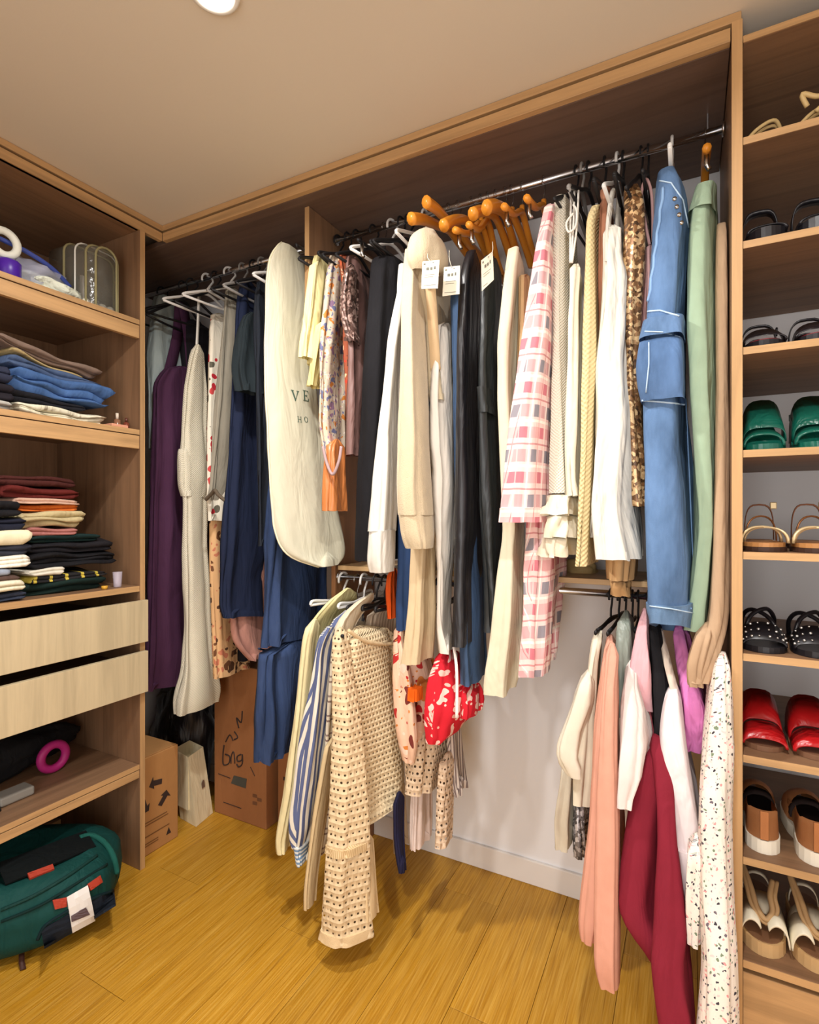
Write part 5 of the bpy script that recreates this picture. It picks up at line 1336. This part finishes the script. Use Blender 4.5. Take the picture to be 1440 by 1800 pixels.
for A, B in ((lo, mid), (mid, hi), (hi, inn)):
    for k in range(4): bm.faces.new((A[k], A[(k + 1) % 4], B[(k + 1) % 4], B[k]))
bm.faces.new(lo[::-1]); bm.faces.new(inn)
bmesh.ops.recalc_face_normals(bm, faces=bm.faces[:])
link('paper', bm, fabric((226, 212, 176), .7, .03, .3), wb)
q = C0.lerp(CR, .55)
nn_ = Vector(((CR - C0).y, -(CR - C0).x)).normalized()
P0 = Vector((q.x + lean.x * .5 + nn_.x * .004, q.y + lean.y * .5, .13)); ux_ = Vector(((CR - C0).x, (CR - C0).y, 0)).normalized()
up_ = Vector((lean.x, lean.y, hb)).normalized()
quad('printed_emblem', [P0, P0 + ux_ * .02, P0 + ux_ * .02 + up_ * .026, P0 + ux_ * .012 + up_ * .034, P0 + up_ * .024], plain((110, 86, 70), .8), wb)
lump('black_sack', 'black plastic sack slumped behind the paper bag', (-2.13, 1.75, .27), (.16, .11, .28), satin((26, 23, 25), .4), 12, .25, 'sack', .001)
# tall moving carton
mb = thing('moving_carton', 'tall brown moving carton with black handwriting', 'box', (-1.70, 1.78, 0))
FYm = 1.69
box('carton', -1.852, -1.553, FYm, 1.868, .0005, .66, kraft2, mb, .003)
def strokes(pl_list, name='handwriting', r=.003):
    for st in pl_list:
        tube(name, smooth_path([at_y(px, py, FYm - .001) for px, py in st], 4), r, dink, mb, 5)
strokes([[(394, 1310), (392, 1328), (393, 1344), (402, 1342), (404, 1330), (396, 1326)], [(406, 1342), (407, 1328), (411, 1322), (413, 1342)], [(424, 1326), (417, 1330), (418, 1338), (425, 1336), (426, 1326), (426, 1342), (420, 1348), (416, 1343)],
         [(397, 1304), (404, 1292), (410, 1302)], [(412, 1286), (418, 1296), (412, 1300)], [(420, 1280), (416, 1262), (424, 1270), (426, 1250)]])
quad('printed_label', [at_y(411, 1363, FYm - .001), at_y(434, 1369, FYm - .001), at_y(432, 1386, FYm - .001), at_y(406, 1377, FYm - .001)], plain((70, 70, 62), .8), mb)
for a in ([(393, 1410), (424, 1421)], [(384, 1360), (405, 1368)], [(440, 1348), (448, 1364)]):
    strokes([[a[0], ((a[0][0] + a[1][0]) / 2, (a[0][1] + a[1][1]) / 2), a[1]]], 'printed_line', .0016)
for (ax_, ay_) in ((448, 1395), (448, 1408), (456, 1402)):
    quad('printed_mark', [at_y(ax_ - 4, ay_, FYm - .001), at_y(ax_ + 4, ay_ + 2, FYm - .001), at_y(ax_ + 4, ay_ + 8, FYm - .001), at_y(ax_ - 4, ay_ + 6, FYm - .001)], plain((108, 70, 44), .8), mb)
b2 = thing('cardboard_box', 'low brown cardboard box behind the striped shirt', 'box', (-1.36, 1.80, 0))
box('carton', -1.53, -1.215, 1.735, 1.868, .0005, .34, kraft2, b2, .003)
quad('printed_line', [(-1.50, 1.7338, .20), (-1.30, 1.7338, .20), (-1.30, 1.7338, .215), (-1.50, 1.7338, .215)], dink, b2)
# things on the wall ledge
lb_ = lump('beige_pouch', 'small beige cloth pouch sitting on the wall ledge', at_y(1022, 1008, 1.775), (.05, .05, .055), fabric((206, 176, 120)), 21, .2, 'pouch', 1.1035)
# ================================================================== SHOES
def sole(name, m, parent, xc, yt, z, L=.235, W=.082, th=.012, heel=0.0, plat=0.0, flip=False, inset=0.0, segs=16):
    """foot-shaped slab, toe at yt pointing to the room (or away when flip)"""
    bm = bmesh.new(); top = []; bot = []
    def hw(s): 
        toe = math.sqrt(max(0, 1 - (1 - min(s / .22, 1)) ** 2)); hl_ = math.sqrt(max(0, 1 - (1 - min((1 - s) / .14, 1)) ** 2))
        return (W / 2 - inset) * min(toe, hl_ * .8 if s > .5 else 1) * (1 - .16 * math.exp(-((s - .55) / .16) ** 2) - .12 * max(0, s - .5))
    def zz(s):
        t = max(0, min(1, (s - .32) / .5)); return z + plat + heel * (t * t * (3 - 2 * t))
    outl = []
    for k in range(segs + 1):
        s = .002 + .996 * (1 - math.cos(math.pi * k / segs)) / 2; outl.append((s, max(.004, hw(s))))
    ring = [(s, h) for s, h in outl] + [(s, -h) for s, h in reversed(outl)]
    for s, h in ring:
        y = yt + inset + s * (L - 2 * inset) if not flip else yt + L - inset - s * (L - 2 * inset)
        x_ = xc + h if not flip else xc - h
        top.append(bm.verts.new((x_, y, zz(s) + th)))
        b = z + .0006 if plat and s < .45 else zz(s)
        if heel and not plat: b = zz(s)
        if not heel and not plat: b = z + .0006 if abs(zz(s) - z) < 1e-6 else zz(s)
        bot.append(bm.verts.new((x_, y, b)))
    n = len(ring)
    for k in range(n): bm.faces.new((top[k], bot[k], bot[(k + 1) % n], top[(k + 1) % n]))
    h2 = len(outl)
    for k in range(h2 - 1):
        a, b, c, d = k, k + 1, n - 2 - k, n - 1 - k
        bm.faces.new((top[a], top[b], top[c], top[d])); bm.faces.new((bot[d], bot[c], bot[b], bot[a]))
    bmesh.ops.recalc_face_normals(bm, faces=bm.faces[:])
    return link(name, bm, m, parent)
def arch(name, m, parent, xc, y, zb, w, h, rib, th=.003, lean=0.0, n=14, a0=0.0, a1=math.pi, power=2.4, ytilt=0.0, h0=None):
    """strap arching over the foot; rib = width along the foot, lean shifts its crest back"""
    bm = bmesh.new(); R = []
    for k in range(n + 1):
        a = a0 + (a1 - a0) * k / n; ca, sa = math.cos(a), math.sin(a)
        px_ = math.copysign(abs(ca) ** (2 / power), ca); pz_ = abs(sa) ** (2 / power)
        def V(sc, yo):
            hh = h if (h0 is None or yo > 0) else h0
            return (xc + px_ * (w / 2) * sc, y + yo + lean * pz_ + ytilt * px_, zb + pz_ * hh * sc)
        k1 = 1 - th / max(h, .01)
        R.append([bm.verts.new(V(*q)) for q in ((1, -rib / 2), (1, rib / 2), (k1, rib / 2), (k1, -rib / 2))])
    for A, B in zip(R, R[1:]):
        for k in range(4): bm.faces.new((A[k], A[(k + 1) % 4], B[(k + 1) % 4], B[k]))
    bm.faces.new(R[0][::-1]); bm.faces.new(R[-1])
    bmesh.ops.recalc_face_normals(bm, faces=bm.faces[:])
    o = link(name, bm, m, parent, True)
    return o
def loopstrap(name, m, parent, pts, r=.003):
    return tube(name, smooth_path(pts, 5), r, m, parent, 7)
XA, XB = .148, .244
YT = 1.395
def shoe(label, cat, x, z, y=YT):
    return thing('shoe', label, cat, (x, y + .12, z))
PAIR = ('beside the rack panel', 'second from the rack panel')
beige = plain((206, 178, 124), .5); blackl = plain((26, 24, 28), .35); darkred = plain((110, 22, 30), .45)
for X, w_ in ((XA, PAIR[0]), (XB, PAIR[1])):
    # A strappy beige sandals
    z = SHZ[0]; e = shoe('beige thin strap sandal on the highest rack shelf, ' + w_, 'sandal', X, z)
    sole('sole', beige, e, X, YT + .01, z, th=.010)
    k_ = 1 if X == XA else -1
    loopstrap('strap', beige, e, [(X - .036, YT + .02, z + .012), (X - .01, YT + .03, z + .040), (X + .022, YT + .045, z + .055), (X + .037, YT + .07, z + .03), (X + .035, YT + .09, z + .012)], .004)
    loopstrap('strap', beige, e, [(X - .034, YT + .04, z + .012), (X - .004, YT + .05, z + .044), (X + .026, YT + .06, z + .05), (X + .036, YT + .085, z + .02)], .0035)
    if X == XB:
        loopstrap('bow', beige, e, [(X - .02, YT + .02, z + .05), (X - .03, YT + .012, z + .075), (X, YT + .015, z + .062), (X + .02, YT + .012, z + .08), (X + .012, YT + .016, z + .05), (X - .006, YT + .012, z + .03)], .005)
    arch('ankle_strap', beige, e, X, YT + .17, z + .012, .06, .075, .008)
    # B black chunky slide
    z = SHZ[1]; e = shoe('black chunky slide with raised strap, ' + w_, 'sandal', X + .004, z)
    sole('sole', blackl, e, X + .004, YT, z, th=.030)
    arch('toe_band', blackl, e, X + .004, YT + .045, z + .028, .078, .040, .055, .006, h0=.014)
    arch('raised_strap', blackl, e, X - .004, YT + .09, z + .028, .072, .078, .024, .006, power=3.4)
    # C black sandal with red lining
    z = SHZ[2]; e = shoe('black ankle strap sandal with dark red footbed, ' + w_, 'sandal', X, z)
    sole('sole', blackl, e, X, YT, z, th=.016)
    sole('footbed', darkred, e, X, YT, z + .0155, th=.004, inset=.005)
    arch('toe_band', satin((28, 24, 28), .3), e, X, YT + .04, z + .016, .082, .042, .05, .004, h0=.014)
    arch('heel_cup', blackl, e, X, YT + .19, z + .016, .062, .05, .035, .004)
    arch('ankle_strap', blackl, e, X, YT + .15, z + .03, .074, .062, .012, .004, power=3)
    tube('buckle', arcpts((X + .036, YT + .145, z + .07), .009, 0, 6.283, 13)[:-1], .002, blackl, e, 6, True)
    # D green platform mules
    z = SHZ[3]; gl = satin((16, 92, 76), .3); e = shoe('emerald green heeled mule with wide strap, ' + w_, 'mule', X, z)
    sole('sole', gl, e, X, YT + .005, z, th=.014, heel=.085, W=.084, L=.20)
    arch('toe_strap', gl, e, X - .002, YT + .03, z + .010, .080, .040, .022, .005, h0=.028)
    arch('wide_strap', gl, e, X + .004, YT + .10, z + .025, .084, .108, .065, .005, lean=.0, power=3.2, h0=.034)
    box('block_heel', X - .028, X + .028, YT + .150, YT + .198, z + .0006, z + .088, gl, e, .006)
    # E brown and gold sandals
    z = SHZ[4]; br_ = plain((134, 84, 54), .5); gd = plain((214, 190, 146), .35, .4); e = shoe('brown leather sandal with pale gold crossed toe band, ' + w_, 'sandal', X, z)
    sole('sole', plain((60, 36, 24), .6), e, X, YT, z, th=.010, W=.09)
    sole('footbed', plain((178, 124, 72), .5), e, X, YT, z + .0098, th=.010, inset=.003, W=.09)
    arch('gold_band', gd, e, X - .004, YT + .05, z + .019, .084, .038, .022, .004, ytilt=.018)
    arch('gold_band', gd, e, X + .004, YT + .05, z + .019, .084, .036, .022, .004, ytilt=-.018)
    arch('bronze_strap', plain((150, 98, 58), .35, .5), e, X, YT + .10, z + .02, .07, .06, .012, .004, ytilt=.03)
    arch('ankle_strap', br_, e, X + .004, YT + .18, z + .02, .062, .088, .010, .004, power=3.4)
    box('buckle', X + .026, X + .040, YT + .172, YT + .180, z + .095, z + .112, gd, e, .002)
    # F black studded sandals
    z = SHZ[5]; e = shoe('black sandal with silver studded band, ' + w_, 'sandal', X, z)
    sole('sole', blackl, e, X, YT, z, th=.014, W=.09)
    arch('studded_band', blackl, e, X, YT + .05, z + .013, .086, .044, .055, .005, h0=.014)
    stud = plain((210, 208, 204), .2, .9)
    for r0 in range(3):
        for q in range(8):
            a = math.radians(22 + q * 19.5); cx_ = math.copysign(abs(math.cos(a)) ** (2 / 2.4), math.cos(a)); sz_ = math.sin(a) ** (2 / 2.4)
            bm = bmesh.new(); bmesh.ops.create_icosphere(bm, subdivisions=1, radius=.0026 + .0012 * ((q + r0) % 2))
            for v in bm.verts: v.co += Vector((X + cx_ * .0435, YT + .028 + r0 * .018, z + .0145 + sz_ * (.019 + .0115 * r0)))
            link('stud', bm, stud, e, True)
    loopstrap('cross_strap', blackl, e, [(X - .036, YT + .08, z + .014), (X - .02, YT + .11, z + .062), (X + .015, YT + .14, z + .078), (X + .034, YT + .17, z + .05), (X + .03, YT + .19, z + .014)], .005)
    loopstrap('cross_strap', blackl, e, [(X + .036, YT + .08, z + .014), (X + .02, YT + .11, z + .058), (X - .015, YT + .14, z + .074), (X - .032, YT + .17, z + .05), (X - .03, YT + .19, z + .014)], .005)
    # G red mules
    z = SHZ[6]; rd = satin((178, 22, 26), .3); e = shoe('glossy red mule with slit toe, ' + w_, 'mule', X, z)
    sole('sole', plain((120, 84, 60), .6), e, X, YT + .02, z, th=.012, W=.09)
    arch('toe_band', rd, e, X, YT + .048, z + .012, .088, .040, .05, .005, h0=.018)
    arch('wide_strap', rd, e, X, YT + .125, z + .012, .084, .088, .075, .005, power=3, h0=.040)
    # H tan slip-on sneakers, heels out
    z = SHZ[7]; tan = fabric((190, 128, 80), .6, .05, .1); e = shoe('tan leather slip-on sneaker with white sole, ' + w_, 'sneaker', X - .002, z)
    Y = YT + .012; sole('sole', plain((226, 218, 200), .6), e, X - .002, Y, z, th=.030, W=.088, flip=True, L=.25)
    bm = bmesh.new(); Ls = .25; R0 = []; rows_ = 5
    outl = []
    for k in range(33):
        t_ = k / 32; s = .45 + .55 * math.sin(math.pi * t_)          # from side round the heel to the other side
        outl.append(t_)
    def foot(s):
        toe = math.sqrt(max(0, 1 - (1 - min(s / .22, 1)) ** 2)); hl_ = math.sqrt(max(0, 1 - (1 - min((1 - s) / .14, 1)) ** 2))
        return .041 * min(toe, hl_ * .8 if s > .5 else 1) * (1 - .16 * math.exp(-((s - .55) / .16) ** 2) - .12 * max(0, s - .5))
    ss = [.40 + .60 * (1 - math.cos(math.pi * k / 14)) / 2 for k in range(15)]
    path = [(s, max(.003, foot(s))) for s in ss] + [(s, -max(.003, foot(s))) for s in reversed(ss)]
    for j in range(rows_):
        v = j / (rows_ - 1)
        R0.append([bm.verts.new((X - .002 - h * (1 - .10 * v), Y + Ls - .004 - s * (Ls - .008) + .010 * v * (s > .9), z + .029 + .062 * v * (1 - .35 * (1 - s) / .6))) for s, h in path])
    for A, B in zip(R0, R0[1:]):
        for k in range(len(A) - 1): bm.faces.new((A[k], A[k + 1], B[k + 1], B[k]))
    bmesh.ops.solidify(bm, geom=bm.faces[:], thickness=.004)
    bmesh.ops.recalc_face_normals(bm, faces=bm.faces[:])
    link('heel_upper', bm, tan, e, True)
    bm = bmesh.new(); R1 = []
    for k in range(13):
        s = .005 + .47 * k / 12; h = max(.004, foot(s)); hh = .020 + .048 * math.sin(min(1, s / .45) * math.pi / 2)
        R1.append([bm.verts.new((X - .002 + h * math.cos(a), Y + Ls - .004 - s * (Ls - .008), z + .029 + hh * max(0, math.sin(a)) ** .8)) for a in [math.pi * q / 12 for q in range(13)]])
    for A, B in zip(R1, R1[1:]):
        for q in range(12): bm.faces.new((A[q], A[q + 1], B[q + 1], B[q]))
    bmesh.ops.recalc_face_normals(bm, faces=bm.faces[:])
    link('vamp', bm, tan, e, True)
    sole('insole', plain((40, 30, 28), .8), e, X - .002, Y, z + .030, th=.012, W=.076, L=.25, flip=True, inset=.006)
    box('heel_tab', X - .010, X + .006, Y - .0005, Y + .0045, z + .032, z + .094, fabric((170, 110, 66), .6), e, .001)
    arch('side_panel', fabric((44, 34, 32)), e, X - .002, Y + .125, z + .045, .070, .040, .03, .004)
    # I white sandal with twisted rope straps on a wedge
    z = SHZ[8]; e = shoe('cream wedge sandal with looped tan rope, ' + w_, 'sandal', X, z)
    sole('wedge', fabric((196, 160, 112), .8, .1, .1), e, X, YT + .012, z, th=.030, W=.088)
    sole('footbed', plain((120, 84, 58), .6), e, X, YT + .012, z + .0298, th=.003, W=.086, inset=.004)
    wv = plain((232, 222, 196), .45)
    arch('toe_band', wv, e, X - .024, YT + .055, z + .028, .046, .046, .07, .005, power=2.0, a0=math.radians(40), a1=math.pi)
    arch('toe_band', wv, e, X + .024, YT + .055, z + .028, .046, .046, .07, .005, power=2.0, a0=0, a1=math.radians(140))
    arch('vamp', wv, e, X, YT + .085, z + .028, .088, .060, .05, .005, h0=.040)
    rope = plain((178, 142, 98), .6)
    for dx, rr_ in ((0, .006), (.009, .0045)):
        loopstrap('rope_loop', rope, e, [(X - .034 - dx * .3, YT + .14, z + .125), (X - .020 - dx, YT + .09, z + .10), (X - .012 - dx, YT + .06, z + .078), (X + .004, YT + .045, z + .064 - dx), (X + .018 + dx, YT + .06, z + .078), (X + .016 + dx, YT + .08, z + .10), (X + .024 + dx, YT + .11, z + .118)], rr_)
    arch('heel_strap', wv, e, X, YT + .20, z + .03, .06, .05, .012)
